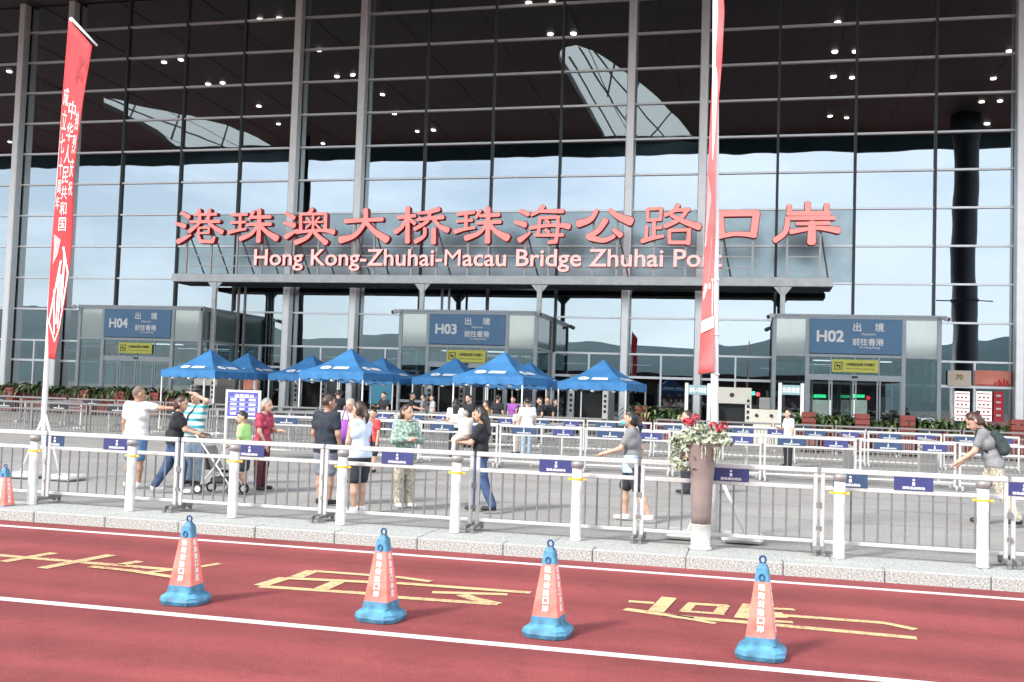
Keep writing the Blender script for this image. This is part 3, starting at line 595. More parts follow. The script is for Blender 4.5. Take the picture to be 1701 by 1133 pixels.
GLYPHS = [(CA, [[(90, 135, 22), (140, 165, 32)], [(50, 208, 22), (112, 226, 36)], [(66, 330, 38), (105, 312, 28), (152, 286, 14)], [(208, 118, 28), (214, 188, 24)], [(277, 118, 30), (268, 188, 24)], [(178, 150, 20), (325, 146, 22)], [(150, 198, 20), (345, 194, 24)],
   [(215, 200, 20), (185, 230, 22), (142, 262, 32)], [(268, 198, 20), (310, 235, 28), (362, 266, 38)], [(205, 238, 16), (280, 236, 16)], [(275, 238, 18), (272, 272, 16)], [(205, 274, 16), (276, 272, 16)], [(205, 240, 20), (203, 290, 22), (218, 328, 26)], [(215, 328, 26), (300, 330, 26)], [(298, 330, 28), (312, 300, 18)]]),
 (CA, [[(430, 152, 22), (530, 146, 24)], [(425, 203, 20), (520, 198, 20)], [(410, 268, 30), (460, 256, 22), (522, 246, 18)], [(485, 150, 22), (484, 252, 22)], [(577, 128, 24), (545, 182, 20)], [(555, 168, 22), (688, 164, 26)], [(530, 216, 22), (690, 212, 26)], [(612, 118, 34), (612, 220, 30), (606, 328, 36)],
   [(600, 222, 24), (560, 278, 26), (488, 310, 38)], [(620, 222, 24), (665, 268, 32), (730, 308, 46)]]),
 (CA, [[(790, 138, 22), (845, 170, 34)], [(782, 204, 24), (848, 222, 36)], [(792, 298, 40), (830, 276, 26), (872, 250, 14)], [(968, 112, 30), (945, 142, 22)], [(892, 146, 22), (893, 262, 24)], [(890, 146, 20), (1060, 144, 20)], [(1060, 145, 24), (1056, 258, 24)], [(912, 200, 15), (1038, 199, 15)], [(975, 160, 18), (974, 245, 18)],
   [(932, 170, 14), (954, 190, 14)], [(1018, 168, 14), (994, 190, 14)], [(958, 212, 14), (928, 240, 15)], [(988, 212, 14), (1020, 240, 15)], [(862, 268, 24), (980, 256, 22), (1060, 256, 26), (1112, 266, 38)], [(962, 268, 26), (930, 306, 28), (858, 336, 38)], [(985, 270, 26), (1022, 306, 32), (1062, 338, 38)]]),
 (CA, [[(1195, 192, 34), (1320, 186, 26), (1440, 180, 30)], [(1328, 116, 36), (1322, 200, 32), (1255, 288, 32), (1160, 318, 52)], [(1335, 205, 28), (1388, 262, 36), (1468, 316, 54)]]),
 (CB, [[(90, 168, 28), (202, 156, 24)], [(152, 106, 36), (152, 220, 30), (150, 332, 36)], [(142, 178, 22), (115, 232, 26), (72, 264, 36)], [(168, 182, 22), (200, 208, 28)], [(360, 112, 34), (295, 132, 26), (222, 140, 18)], [(220, 182, 22), (390, 166, 30)], [(300, 136, 26), (285, 192, 24), (200, 246, 28)], [(328, 182, 24), (370, 230, 30), (420, 252, 42)], [(268, 242, 26), (262, 292, 26), (205, 330, 32)], [(328, 245, 32), (326, 338, 36)]]),
 (CB, [[(490, 146, 26), (598, 132, 26)], [(485, 194, 20), (585, 186, 22)], [(472, 262, 34), (530, 248, 22), (602, 236, 20)], [(545, 142, 24), (545, 246, 24)], [(642, 120, 24), (612, 168, 22)], [(640, 158, 22), (765, 150, 28)], [(620, 206, 22), (775, 196, 28)], [(692, 108, 36), (692, 220, 32), (688, 332, 38)], [(680, 216, 24), (632, 274, 26), (545, 306, 42)], [(705, 216, 26), (750, 266, 34), (822, 304, 50)]]),
 (CB, [[(910, 124, 26), (962, 146, 34)], [(878, 200, 26), (942, 218, 38)], [(905, 320, 40), (940, 298, 26), (978, 268, 14)], [(1062, 94, 32), (1032, 126, 26), (985, 152, 20)], [(1030, 126, 22), (1195, 126, 30)], [(1038, 172, 20), (1170, 166, 22)], [(1042, 170, 22), (1030, 284, 24)], [(1162, 168, 24), (1160, 250, 24), (1148, 328, 26)], [(1150, 330, 28), (1100, 336, 24)], [(978, 238, 26), (1100, 222, 22), (1180, 222, 28), (1235, 228, 42)], [(1010, 288, 20), (1195, 286, 24)], [(1082, 186, 20), (1100, 204, 24)], [(1080, 250, 20), (1100, 268, 24)]]),
 (CB, [[(1425, 118, 24), (1382, 180, 36), (1300, 210, 50)], [(1510, 116, 24), (1562, 158, 38), (1650, 194, 58)], [(1482, 186, 42), (1432, 258, 34), (1362, 298, 34)], [(1372, 302, 38), (1470, 322, 32), (1540, 294, 26)], [(1540, 252, 28), (1585, 288, 38)]]),
 (CC, [[(227, 114, 22), (227, 190, 22)], [(222, 112, 20), (322, 108, 20)], [(318, 110, 22), (312, 186, 22)], [(226, 188, 20), (314, 182, 20)], [(270, 190, 24), (268, 305, 26)], [(222, 228, 22), (216, 315, 22)], [(268, 238, 22), (318, 236, 22)], [(190, 326, 32), (262, 306, 26), (330, 294, 20)],
   [(432, 84, 30), (400, 126, 24), (345, 152, 26)], [(402, 120, 22), (505, 115, 26)], [(492, 120, 24), (440, 182, 26), (345, 226, 32)], [(385, 152, 24), (470, 196, 32), (572, 230, 46)], [(372, 258, 24), (374, 340, 24)], [(370, 256, 22), (512, 250, 22)], [(505, 252, 26), (500, 345, 26)], [(372, 336, 24), (505, 336, 24)]]),
 (CC, [[(700, 142, 40), (965, 138, 40)], [(715, 142, 36), (728, 290, 36)], [(958, 140, 44), (936, 290, 44)], [(695, 300, 28), (820, 278, 28), (950, 288, 32)]]),
 (CC, [[(1302, 72, 36), (1303, 142, 34)], [(1178, 92, 32), (1178, 142, 28)], [(1432, 84, 34), (1426, 142, 28)], [(1168, 142, 28), (1448, 140, 30)], [(1160, 174, 24), (1478, 171, 28)], [(1168, 180, 32), (1150, 268, 32), (1082, 322, 36)], [(1230, 210, 22), (1445, 206, 26)], [(1190, 264, 32), (1340, 240, 24), (1420, 242, 30), (1508, 254, 44)], [(1332, 205, 44), (1328, 335, 52)]])]
ppm = (F(801, 400, YS-.5).x-F(800, 400, YS-.5).x)/4.05
NAMES = '港珠澳大桥珠海公路口岸'
def bez(pts):
    if len(pts) == 2: return [tuple(pts[0][q]+(pts[1][q]-pts[0][q])*t for q in range(3)) for t in (0, .34, .67, 1)]
    o = []; n = len(pts)
    for i in range(n-1):
        p0, p1, p2, p3 = pts[max(i-1, 0)], pts[i], pts[i+1], pts[min(i+2, n-1)]
        for k in range(5):
            t = k/5; o.append(tuple(.5*((2*p1[q])+(-p0[q]+p2[q])*t+(2*p0[q]-5*p1[q]+4*p2[q]-p3[q])*t*t+(-p0[q]+3*p1[q]-3*p2[q]+p3[q])*t**3) for q in range(3)))
    return o+[pts[-1]]
for gi, (fn, strokes) in enumerate(GLYPHS):
    mb = MB()
    for si, stq in enumerate(strokes):
        pts = bez(stq); W3 = [(fn(x, y), w_*ppm*.57) for x, y, w_ in pts]; l, r = [], []; nn = len(W3)
        for i, (p, rad) in enumerate(W3):
            d = (W3[min(i+1, nn-1)][0]-W3[max(i-1, 0)][0]); d = Vector((d.x, d.z)).normalized(); nrm = Vector((-d.y, d.x)); c = Vector((p.x, p.z))
            if i == 0:
                for a in (60, 30): l.append(c+nrm*(rad*math.cos(R(a)))*1.0-d*(rad*.75*math.sin(R(a)))); 
                l = l[:]; cap0 = [c-nrm*(rad*math.cos(R(a)))-d*(rad*.75*math.sin(R(a))) for a in (60, 30)]
            l.append(c+nrm*rad); r.append(c-nrm*rad)
            if i == nn-1:
                l += [c+nrm*(rad*math.cos(R(a)))+d*(rad*.75*math.sin(R(a))) for a in (30, 60)]; r += [c-nrm*(rad*math.cos(R(a)))+d*(rad*.75*math.sin(R(a))) for a in (30, 60)]
        outl = l+r[::-1]+cap0[::-1]; dz = .004*(si % 6)
        # a bevelled block letter: smaller face in front, full outline behind, red returns
        ctr = [(q.x, q.y) for q in outl]; m_ = len(ctr); z_f = YS-.56-dz; z_m = YS-.50-dz
        cxy = []
        spine = [Vector((p.x, p.z)) for p, _ in W3]
        for q in outl:
            s_ = min(spine, key=lambda u: (u-q).length); cxy.append(q+(s_-q)*.16)
        b0 = len(mb.v)
        mb.v += [(q.x, z_f, q.y) for q in cxy]+[(q[0], z_m, q[1]) for q in ctr]+[(q[0], YS-.17-dz*.2, q[1]) for q in ctr]
        h_ = len(l)
        fr = [(b0+k, b0+k+1, b0+m_-2-k, b0+m_-1-k) for k in range(m_//2-1)]
        nl = len(l)
        mb.f += [tuple(b0+k for k in range(m_))]; mb.m += [0]
        mb.f += [(b0+k, b0+(k+1) % m_, b0+m_+(k+1) % m_, b0+m_+k) for k in range(m_)]; mb.m += [1]*m_
        mb.f += [(b0+m_+k, b0+m_+(k+1) % m_, b0+2*m_+(k+1) % m_, b0+2*m_+k) for k in range(m_)]; mb.m += [1]*m_
        mb.f += [tuple(b0+2*m_+k for k in range(m_-1, -1, -1))]; mb.m += [1]
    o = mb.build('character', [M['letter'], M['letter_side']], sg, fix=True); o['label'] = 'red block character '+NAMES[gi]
# English line, one mesh per letter
TXT = 'Hong Kong-Zhuhai-Macau Bridge Zhuhai Port'
lx0, lx1 = F(424, 430, YS-.4).x, F(1199, 430, YS-.4).x; lz = F(810, 442, YS-.4).z; lh = abs(F(810, 416, YS-.4).z-F(810, 443, YS-.4).z)
full = text_mesh(TXT, 1, .02, 0); capm = text_mesh('H', 1, .02, 0)
sx_, sz_ = (lx1-lx0)/(full[2][0]-full[1][0]), lh/(capm[2][1]-capm[1][1])
for k, ch in enumerate(TXT):
    if ch == ' ': continue
    right = text_mesh(TXT[:k+1], 1, .02, 0)[2][0]
    mo = text_mesh(ch, 1, .02, .0 if ch == 'M' else .013); rl = text_mesh(ch, 1, .02, 0)[2][0]
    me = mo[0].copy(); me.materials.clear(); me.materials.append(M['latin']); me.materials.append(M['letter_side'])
    co = np.zeros(len(me.vertices)*3); me.vertices.foreach_get('co', co); co = co.reshape(-1, 3)
    X = lx0+(co[:, 0]+right-rl-full[1][0])*sx_; Z = lz+co[:, 1]*sz_; Yv = YS-.38-co[:, 2]*8
    me.vertices.foreach_set('co', np.stack([X, Yv, Z], 1).ravel().astype(np.float32)); me.update()
    mi = [0 if abs(pz.normal.y) > .7 else 1 for pz in me.polygons]; me.polygons.foreach_set('material_index', mi); me.update()
    put('letter', me, sg)

# ================================================================== BEHIND THE GLASS AND UNDER THE ENTRANCES
def poster(name, label, px0, py0, px1, py1, Y, m, cat='poster', thick=.04, group=None):
    a, b = F(px0, py0, Y), F(px1, py1, Y); w_, h_ = abs(b.x-a.x), abs(a.z-b.z)
    o = thing(name, label, cat, ((a.x+b.x)/2, Y, (a.z+b.z)/2), 0, group)
    MB().cbox(-w_/2, w_/2, -thick, thick, -h_/2, h_/2, .01).build('panel', m, o)
    return o, w_, h_
Yf = D-.22
o, w_, h_ = poster('advert_poster', 'cream poster with gold 70 emblem right of the H02 porch', 1574, 615, 1613, 642, Yf, M['poster_cream'])
text_on('lettering', '70', o, 0, h_*.08, -.045, h_*.34, mt=M['gold'], offset=.03, extrude=.01)
o, w_, h_ = poster('advert_poster', 'orange poster with red buildings beside the cream 70 poster', 1619, 615, 1679, 642, Yf, M['poster_orange'])
pb = MB()
for x, hh in ((.05, .25), (.14, .42), (.2, .3), (.28, .48), (.36, .36), (.42, .2)): pb.box(w_*(x-.0), w_*(x+.06), -.047, -.041, -h_*.46, h_*(hh-.5))
pb.box(-w_*.45, w_*.48, -.046, -.041, -h_*.48, -h_*.42); pb.build('printed_skyline', M['poster_red'], o)
for k, (x0, x1, lab) in enumerate(((1586, 1610, 'white panel with red ruled lines left of the other red and white panels'), (1622, 1647, 'white panel with red header between two red and white panels'), (1651, 1667, 'narrow red panel with white lettering beside the white facade column'))):
    o, w_, h_ = poster('wall_poster', lab, x0, 650, x1, 700, D-.2, M['poster_red'] if k == 2 else M['tubewarm'], 'poster', .05, 'red and white panels right of the porch')
    q = MB()
    for r in range(4):
        if k < 2:
            q.box(-w_*.47, w_*.47, -.058, -.051, h_*(.42-.24*r)-.03, h_*(.42-.24*r)+.03)
            for c in range(3): q.box(w_*(-.36+.27*c), w_*(-.22+.27*c), -.058, -.051, h_*(.30-.24*r)-.06, h_*(.30-.24*r)+.05)
        else: q.box(-w_*.28, w_*.2, -.058, -.051, h_*(.36-.22*r)-.06, h_*(.36-.22*r)+.04)
    q.build('printed_lines', M['white'] if k == 2 else M['poster_red'], o)
for lab, px0, py0, px1, py1, m, Y in (
  ('pink hanging banner behind the glass left of the left flag', 46, 570, 82, 582, 'poster_pink', D+.6), ('red and white poster hung left of the H04 doors', 152, 570, 166, 592, 'poster_red', D-.6),
  ('red poster in the transom over the H04 doors', 173, 571, 190, 586, 'poster_red', YP+.5), ('white and red notice on the left door of the H04 porch', 171, 606, 188, 638, 'poster_white', YP+.25),
  ('red lantern streamer inside the H04 doorway', 210, 600, 219, 640, 'poster_red', YP+1.2), ('pale cyan poster wall behind the glass at the far left', 17, 592, 60, 642, 'poster_cyan', D+1.2),
  ('bright blue poster under the middle blue tents', 614, 634, 650, 672, 'poster_cyan', D-4), ('orange striped banner hanging under the left blue tents', 405, 626, 428, 648, 'poster_orange', D-6),
  ('tall dark red banner behind the glass right of the tents', 1118, 566, 1128, 642, 'flag_dark', D+.8),
  ('violet patterned poster behind the right gate frame', 1303, 662, 1330, 680, 'violet', YP+.6), ('violet patterned poster right of the H02 doors', 1530, 668, 1554, 684, 'violet', YP+.5),
  ('white notice board in the left H02 doorway', 1350, 664, 1380, 694, 'tubewarm', YP+1.4), ('white notice board in the middle of the H02 doorway', 1414, 664, 1440, 694, 'tubewarm', YP+1.5), ('white notice at the right H02 door leaf', 1460, 660, 1478, 694, 'poster_white', YP+1.3)):
    poster('hanging_poster', lab, px0, py0, px1, py1, Y, M[m])
for lab, px, py in (('green lit exit sign over the left H02 door', 1362, 658), ('green lit exit sign over the right H02 door', 1426, 658), ('green lit sign right of the beige scanner', 1244, 653)):
    poster('exit_sign', lab, px-10, py-3, px+10, py+3, YP+1.0, M['green'], 'exit sign', .05, 'green lit signs')
for lab, px, py in (('round red signal right of the H02 doors', 1442, 661), ('round red signal left of the H02 porch', 1259, 655)):
    p = F(px, py, YP+.9); o = thing('red_signal', lab, 'signal lamp', (p.x, p.y, p.z)); MB().tube((0, .06, 0), (0, -.06, 0), .11, n=12).build('lens', M['redglow'], o); MB().tube((0, .07, 0), (0, .12, 0), .15, n=12).build('housing', M['dark'], o)

# ------------------------------------------------------------------ inspection machines behind the tents
def scanner(label, px, Y, wpx, ztop, kind=0):
    p = F(px, 660, Y); w_ = wpx*Y/FPX/ .97
    o = thing('luggage_scanner', label, 'scanner', (p.x, Y, 0), 0, 'luggage scanners before the entrances')
    b = M['beige'] if kind == 0 else M['grey']
    MB().cbox(-w_/2, w_/2, -.3, 1.6, ztop-.72, ztop, .03).build('header', b, o)
    MB().cbox(-w_/2, -w_/2+.22, -.28, 1.55, 0, ztop-.725, .02).build('side_panel', b, o); MB().cbox(w_/2-.22, w_/2, -.28, 1.55, 0, ztop-.725, .02).build('side_panel', b, o)
    MB().box(-w_/2+.221, w_/2-.221, -.05, 1.5, .75, ztop-.73).build('tunnel', M['screen'], o)
    MB().cbox(-w_/2+.05, w_/2-.05, -1.3, -.31, .55, .72, .02).build('belt', M['dark'], o)
    MB().lathe([(.085, 0), (.10, .012), (.06, .014)], 14).build('emblem', M['dark'], o, (0, -.301, ztop-.33)).rotation_euler.x = R(90)
    for s_ in (-1, 1):
        pl = MB().cbox(-.13, .13, -.12, .12, 0, ztop-.72, .015).build('pillar', M['white_metal'], o, (s_*w_*.42, -.46, 0))
        q = MB()
        for r in range(4): q.box(-.06, .06, -.128, -.121, 1.0+r*.24, 1.13+r*.24)
        tag(q.build('printed_marks', M['black'], pl), kind='stuff')
    c = MB()
    for k in range(12):
        x = -w_/2+.25+k*(w_-.5)/12; c.box(x, x+(w_-.5)/12-.015, -.062, -.052, .76, 1.25)
    c.build('curtain', M['tyre'], o)
scanner('beige scanner with round emblem behind the man shading his eyes', 345, 49, 46, 2.35)
scanner('grey scanner under the tent left of the man in black', 521, 49, 60, 2.75, 1)
scanner('grey scanner with curtain under the middle tents', 745, 49, 66, 2.75, 1)
scanner('grey scanner with white pillars under the rightmost tent', 980, 48, 66, 2.75, 1)
scanner('beige scanner with round emblem right of the right flag pole', 1216, 46, 60, 2.35)
p = F(1269, 690, 44); o = thing('control_cabinet', 'low beige cabinet with two black knobs left of the right gate frame', 'cabinet', (p.x, 44, 0))
MB().cbox(-.6, .6, 0, .8, 0, 1.45, .03).build('body', M['beige'], o)
for s_ in (-1, 1): MB().lathe([(.07, 0), (.07, .05)], 12).build('knob', M['black'], o, (s_*.30, 0, 1.2)).rotation_euler.x = R(90)
MB().cbox(-.2, .25, .2, .5, 1.46, 1.95, .02).build('monitor', M['grey'], o)
# gate frames with a blue header
for px0, px1, lab in ((1141, 1178, 'white gate frame with cyan header behind the flower planter'), (1296, 1333, 'white gate frame with pale header left of the H02 doors')):
    Y = 43; a, b = F(px0, 640, Y), F(px1, 640, Y); w_ = b.x-a.x; zt = a.z
    o = thing('gate_frame', lab, 'gate frame', ((a.x+b.x)/2, Y, 0), 0, 'gate frames with headers')
    for s_ in (-1, 1): MB().cbox(s_*w_/2-.07, s_*w_/2+.07, -.07, .07, 0, zt+.1, .015).build('post', M['white_metal'], o)
    hd = MB().cbox(-w_/2+.071, w_/2-.071, -.05, .05, zt-.38, zt+.02, .01).build('header', M['cyan'], o)
    text_on('lettering', '旅客入境通道' if px0 < 1200 else '出境通道', hd, 0, zt-.18, -.053, width=w_*.75, height=.22, mt=M['white'], extrude=.006, offset=.02)

# ================================================================== BLUE TENTS
def tent_cloth(wd, zv, ze, zp):
    n, rows, mb = 10, 9, MB()
    for side in range(4):
        vs = []
        for r in range(rows+1):
            t = r/rows; hw = wd/2*(1-t); sag = -.16*math.sin(math.pi*t)*(1-.2*t)
            z = ze+(zp-ze)*t + sag
            for c in range(n+1):
                u = -1+2*c/n; zz = z - .05*(1-u*u)*math.sin(math.pi*t)
                x, y = u*hw, -hw
                for _ in range(side): x, y = -y, x
                vs.append((x, y, zz))
        mb.add(vs, [(r*(n+1)+c, r*(n+1)+c+1, (r+1)*(n+1)+c+1, (r+1)*(n+1)+c) for r in range(rows) for c in range(n)])
    return mb
def tent_valance(wd, zv, ze):
    n = 18; mb = MB()
    for side in range(4):
        vs = []
        for r in (0, 1):
            for c in range(n+1):
                u = -1+2*c/n; y = -wd/2-.015*math.sin(c*1.9) * (1 if r else 0)
                x = u*wd/2; z = ze if r == 0 else zv-.05*abs(math.sin(c*math.pi/3))
                for _ in range(side): x, y = -y, x
                vs.append((x, y, z))
        mb.add(vs, [(c, c+1, n+2+c, n+1+c) for c in range(n)])
    return mb
WD, ZV, ZE, ZP = 3.0, 2.06, 2.34, 3.35
proto = thing('canopy_tent', 'proto', 'tent', (0, 0, 0), 0, 'blue canopy tents before the entrances')
cl = tent_cloth(WD, ZV, ZE, ZP).build('canopy', M['tent'], proto, smooth=True)
tent_valance(WD, ZV, ZE).build('valance', M['tent'], proto)
# printed emblem and lettering on each slope, laid just above the cloth
def slope(side, u, t, lift=.02):
    hw = WD/2*(1-t); x, y = u*WD/2, -hw-lift*.7; z = ZE+(ZP-ZE)*t-.16*math.sin(math.pi*t)*(1-.2*t)-.05*math.sin(math.pi*t)*.9+lift
    for _ in range(side): x, y = -y, x
    return (x, y, z)
for side in range(4):
    pm = MB(); g = [(-.34+.17*math.cos(a), .30+.105*math.sin(a)) for a in [k*math.pi/4 for k in range(8)]]
    pm.add([slope(side, u, t) for u, t in g], [tuple(range(8))])
    pm.add([slope(side, u, t) for u, t in ((-.10, .235), (.12, .23), (.38, .235), (.36, .37), (.12, .375), (-.08, .37))], [(0, 1, 2, 3, 4, 5)])
    pm.build('printed_logo', M['tent_print'], cl)
    lp = MB()
    for (a, b, c, d) in ((-.42, -.26, .293, .307), (-.35, -.33, .25, .35), (-.02, .30, .297, .308)):
        lp.add([slope(side, u, t, .028) for u, t in ((a, c), (b, c), (b, d), (a, d))], [(0, 1, 2, 3)])
    lp.build('printed_mark', M['tent'], cl)
for sx in (-1, 1):
    for sy in (-1, 1): MB().box(sx*1.46-.025, sx*1.46+.025, sy*1.46-.025, sy*1.46+.025, 0, ZE-.06).box(sx*1.46-.07, sx*1.46+.07, sy*1.46-.07, sy*1.46+.07, 0, .012).build('leg', M['white_metal'], proto)
tr = MB()
for side in range(4):
    for k in range(4):
        a = [(-1.42+k*.71, -1.44, 1.98 if k % 2 else 2.28), (-1.42+(k+1)*.71, -1.44, 2.28 if k % 2 else 1.98)]; b = [(p[0], p[1], 4.26-p[2]) for p in a]
        for q in (a, b):
            pts = []
            for x, y, z in q:
                for _ in range(side): x, y = -y, x
                pts.append((x, y, z))
            tr.tube(pts[0], pts[1], .012, n=4)
tr.tube((0, 0, 2.2), (0, 0, ZP-.02), .02, n=6); tag(tr.build('truss', M['steel'], proto), kind='stuff')
for x in (-.9, 0, .9): MB().sphere((x, -1.35, 2.0), .11, 10, sz=.6).build('lamp_globe', M['poster_white'], proto, smooth=True)
ang = -9
TENTS = [(350, 42.0, 'leftmost blue canopy tent at the front with white printed logo'), (583, 41.2, 'blue canopy tent at the front above the man in black'), (838, 41.0, 'blue canopy tent at the front behind the woman with the baby'), (1003, 43.2, 'rightmost blue canopy tent standing apart from the rest'),
         (412, 47.0, 'blue canopy tent behind the leftmost front tent'), (519, 46.8, 'blue canopy tent behind and left of the tent above the man in black'), (636, 46.5, 'blue canopy tent behind and right of the tent above the man in black'), (757, 46.5, 'blue canopy tent partly covering the yellow H03 notice'), (880, 46.5, 'blue canopy tent behind the tent near the woman with the baby')]
for k, (px, Y, lab) in enumerate(TENTS):
    o = proto if k == 0 else copy_tree(proto)
    p = F(px, 590, Y); o.location = (p.x, Y, 0); o.rotation_euler.z = R(ang+random.uniform(-2, 2)); o['label'] = lab
    sc = 1.0+(.04 if k in (1, 2) else random.uniform(-.02, .02)); o.scale = (sc, sc, sc)

# ================================================================== PLANTERS
def strap_plant(seed, n=46, ln=.75, pale=.1):
    rnd = random.Random(seed); mb = MB()
    for k in range(n):
        a = rnd.uniform(0, 2*math.pi); l_ = ln*rnd.uniform(.55, 1.1); el = rnd.uniform(.55, 1.45); w_ = rnd.uniform(.025, .05); mi = 1 if rnd.random() < pale else 0
        pts = []; r = rnd.uniform(0, .12); z = 0; e = el
        for q in range(6):
            pts.append((r*math.cos(a), r*math.sin(a), z)); r += l_/5*math.cos(e); z += l_/5*math.sin(e); e -= .55*rnd.uniform(.6, 1.2)
        s_ = (-math.sin(a), math.cos(a)); vs = []
        for q, p in enumerate(pts):
            ww = w_*(1, 1.2, 1.2, 1, .65, .08)[q]; vs += [(p[0]+s_[0]*ww, p[1]+s_[1]*ww, p[2]), (p[0]-s_[0]*ww, p[1]-s_[1]*ww, p[2])]
        mb.add(vs, [(2*q, 2*q+1, 2*q+3, 2*q+2) for q in range(5)], mi)
    return mb
plant_me = []
for sd in range(5):
    me = bpy.data.meshes.new('foliage'); b = strap_plant(sd, pale=(.1, .18, .05, .25, .1)[sd]); me.from_pydata(b.v, [], b.f); me.materials.append(M['leaf']); me.materials.append(M['leaf_yellow']); me.polygons.foreach_set('material_index', b.m); plant_me.append(me)
def trough(x0, x1, y, zt, label):
    o = thing('planter_trough', label, 'planter', ((x0+x1)/2, y, 0), 0, 'red brown planter troughs'); w_ = x1-x0
    for r in range(4):
        z0 = .06+r*(zt-.06)/4; MB().cbox(-w_/2, w_/2, -.24, -.20, z0+.008, z0+(zt-.06)/4-.008, .006).build('slat', M['box_red'], o)
    for s_ in (-1, 1): MB().cbox(s_*w_/2-.02, s_*w_/2+.02, -.199, .24, .05, zt, .006).build('end_board', M['box_red'], o)
    MB().box(-w_/2+.02, w_/2-.02, .2, .24, .05, zt).build('back_board', M['box_red'], o)
    MB().box(-w_/2+.021, w_/2-.021, -.199, .199, zt-.1, zt-.05).build('soil', M['soil'], o)
    return o
def planter_row(pa, pb, Y, zt, side, hscale=1.0, ntr=6, with_pots=()):
    xa, xb = F(pa, 660, Y).x, F(pb, 660, Y).x; st_ = (xb-xa)/ntr
    for k in range(ntr):
        trough(xa+k*st_+.02, xa+(k+1)*st_-.02, Y, zt, 'red brown slatted trough of strap leaf plants, %s in the %s row' % (nth(k, ntr), side))
    n = int((xb-xa)/.40); 
    for k in range(n):
        x = xa+(k+.5)*(xb-xa)/n+random.uniform(-.12, .12)
        o = put('strap_leaf_plant', plant_me[k % 5], None, (x, Y+random.uniform(-.06, .06), zt-.06), random.uniform(0, 6.28)); s_ = hscale*random.uniform(.8, 1.25); o.scale = (s_, s_, s_*random.uniform(.9, 1.15))
        tag(o, 'dark green strap leaf plant, %s in the %s planters' % (nth(k, n), side), 'plant', 'strap leaf plants in the %s planters' % side)
    for k, px in enumerate(with_pots):
        p = F(px, 650, Y-.35); q = thing('planter_box', 'small red slatted box, %s among the %s plants' % (nth(k, len(with_pots)), side), 'planter', (p.x, Y-.5, 0), 0, 'small red boxes before the plants')
        for r in range(7): ph = .170 if side == 'left' else .205; MB().cbox(-.25, .25, -.2, .2, .04+r*ph, .02+ph+r*ph, .01).build('slat', M['pot_red'] if side == 'left' else M['box_red'], q)
planter_row(-20, 335, 46, 1.02, 'left', 1.25, 7, (22, 145, 205, 262))
planter_row(1322, 1740, 40, 1.0, 'right', 1.2, 5, (1344, 1432, 1507, 1690))
planter_row(1060, 1140, 42, 1.0, 'middle', 1.6, 1, (1067,))

# ================================================================== BARRIERS
YB = 13.1
def barrier_frame(mb, w_, zt=1.02, z2=.81, zb=.165):
    mb.box(0, .045, -.022, .022, .05, zt-.051).box(w_-.045, w_, -.022, .022, .05, zt-.051)
    mb.cbox(0, w_, -.03, .03, zt-.05, zt+.012, .008)
    mb.cbox(.046, w_-.046, -.02, .02, z2-.045, z2+.008, .006); mb.cbox(.046, w_-.046, -.02, .02, zb-.045, zb, .006)
    return mb
def feet(w_, side):
    m = MB(); x = .03 if side == 0 else w_-.03
    m.cbox(x-.025, x+.025, -.28, .28, .045, .09, .006); m.box(x-.02, x+.02, -.27, -.23, 0, .046).box(x-.02, x+.02, .23, .27, 0, .046)
    return m
def emblem_plate(parent, x, z, y, w_, h_, m, detail=True):
    pl = MB().cbox(-w_/2, w_/2, -.008, .008, -h_/2, h_/2, .003).build('plate', m, parent, (x, y, z))
    if detail:
        q = MB(); pts = []
        for k in range(10):
            rr = h_*(.13 if k % 2 == 0 else .055); a = math.pi/2+k*math.pi/5; pts.append((rr*math.cos(a), h_*.30+rr*math.sin(a)))
        q.prism(pts, lambda a, b, d: (a, d, b), -.0115, -.0081); q.cbox(-h_*.10, h_*.10, -.0115, -.0081, -h_*.10, h_*.13, .001)
        q.build('printed_emblem', M['white'], pl, fix=True)
        text_on('lettering', '港珠澳边检站', pl, 0, -h_*.30, -.0083, width=w_*.58, height=h_*.22, mt=M['white'], extrude=.003, offset=.02)
    return pl
ends = [F(px, py, YB).x for px, py in ((-155, 705), (81, 717), (300, 727), (541, 740), (791, 752), (1063, 765), (1361, 778), (1676, 795), (1990, 806))]
PLPX = [-40, 195, 415, 662, 925, 1215, 1517, 1700]
WHERE = ['cut off at the left edge of the picture', 'below the man in the white shirt', 'in front of the pushchair', 'in front of the man in black', 'in front of the woman walking with the baby', 'running behind the flower planter', 'at the right, between the two rightmost bollards', 'cut off at the right edge of the picture']
WHERE = ['cut off at the left edge of the picture', 'just right of the left flag pole base', 'in front of the pushchair', 'in front of the woman in the green print', 'in front of the person in white sneakers', 'with the flower planter standing before it', 'between the two rightmost bollards', 'cut off at the right edge of the picture']
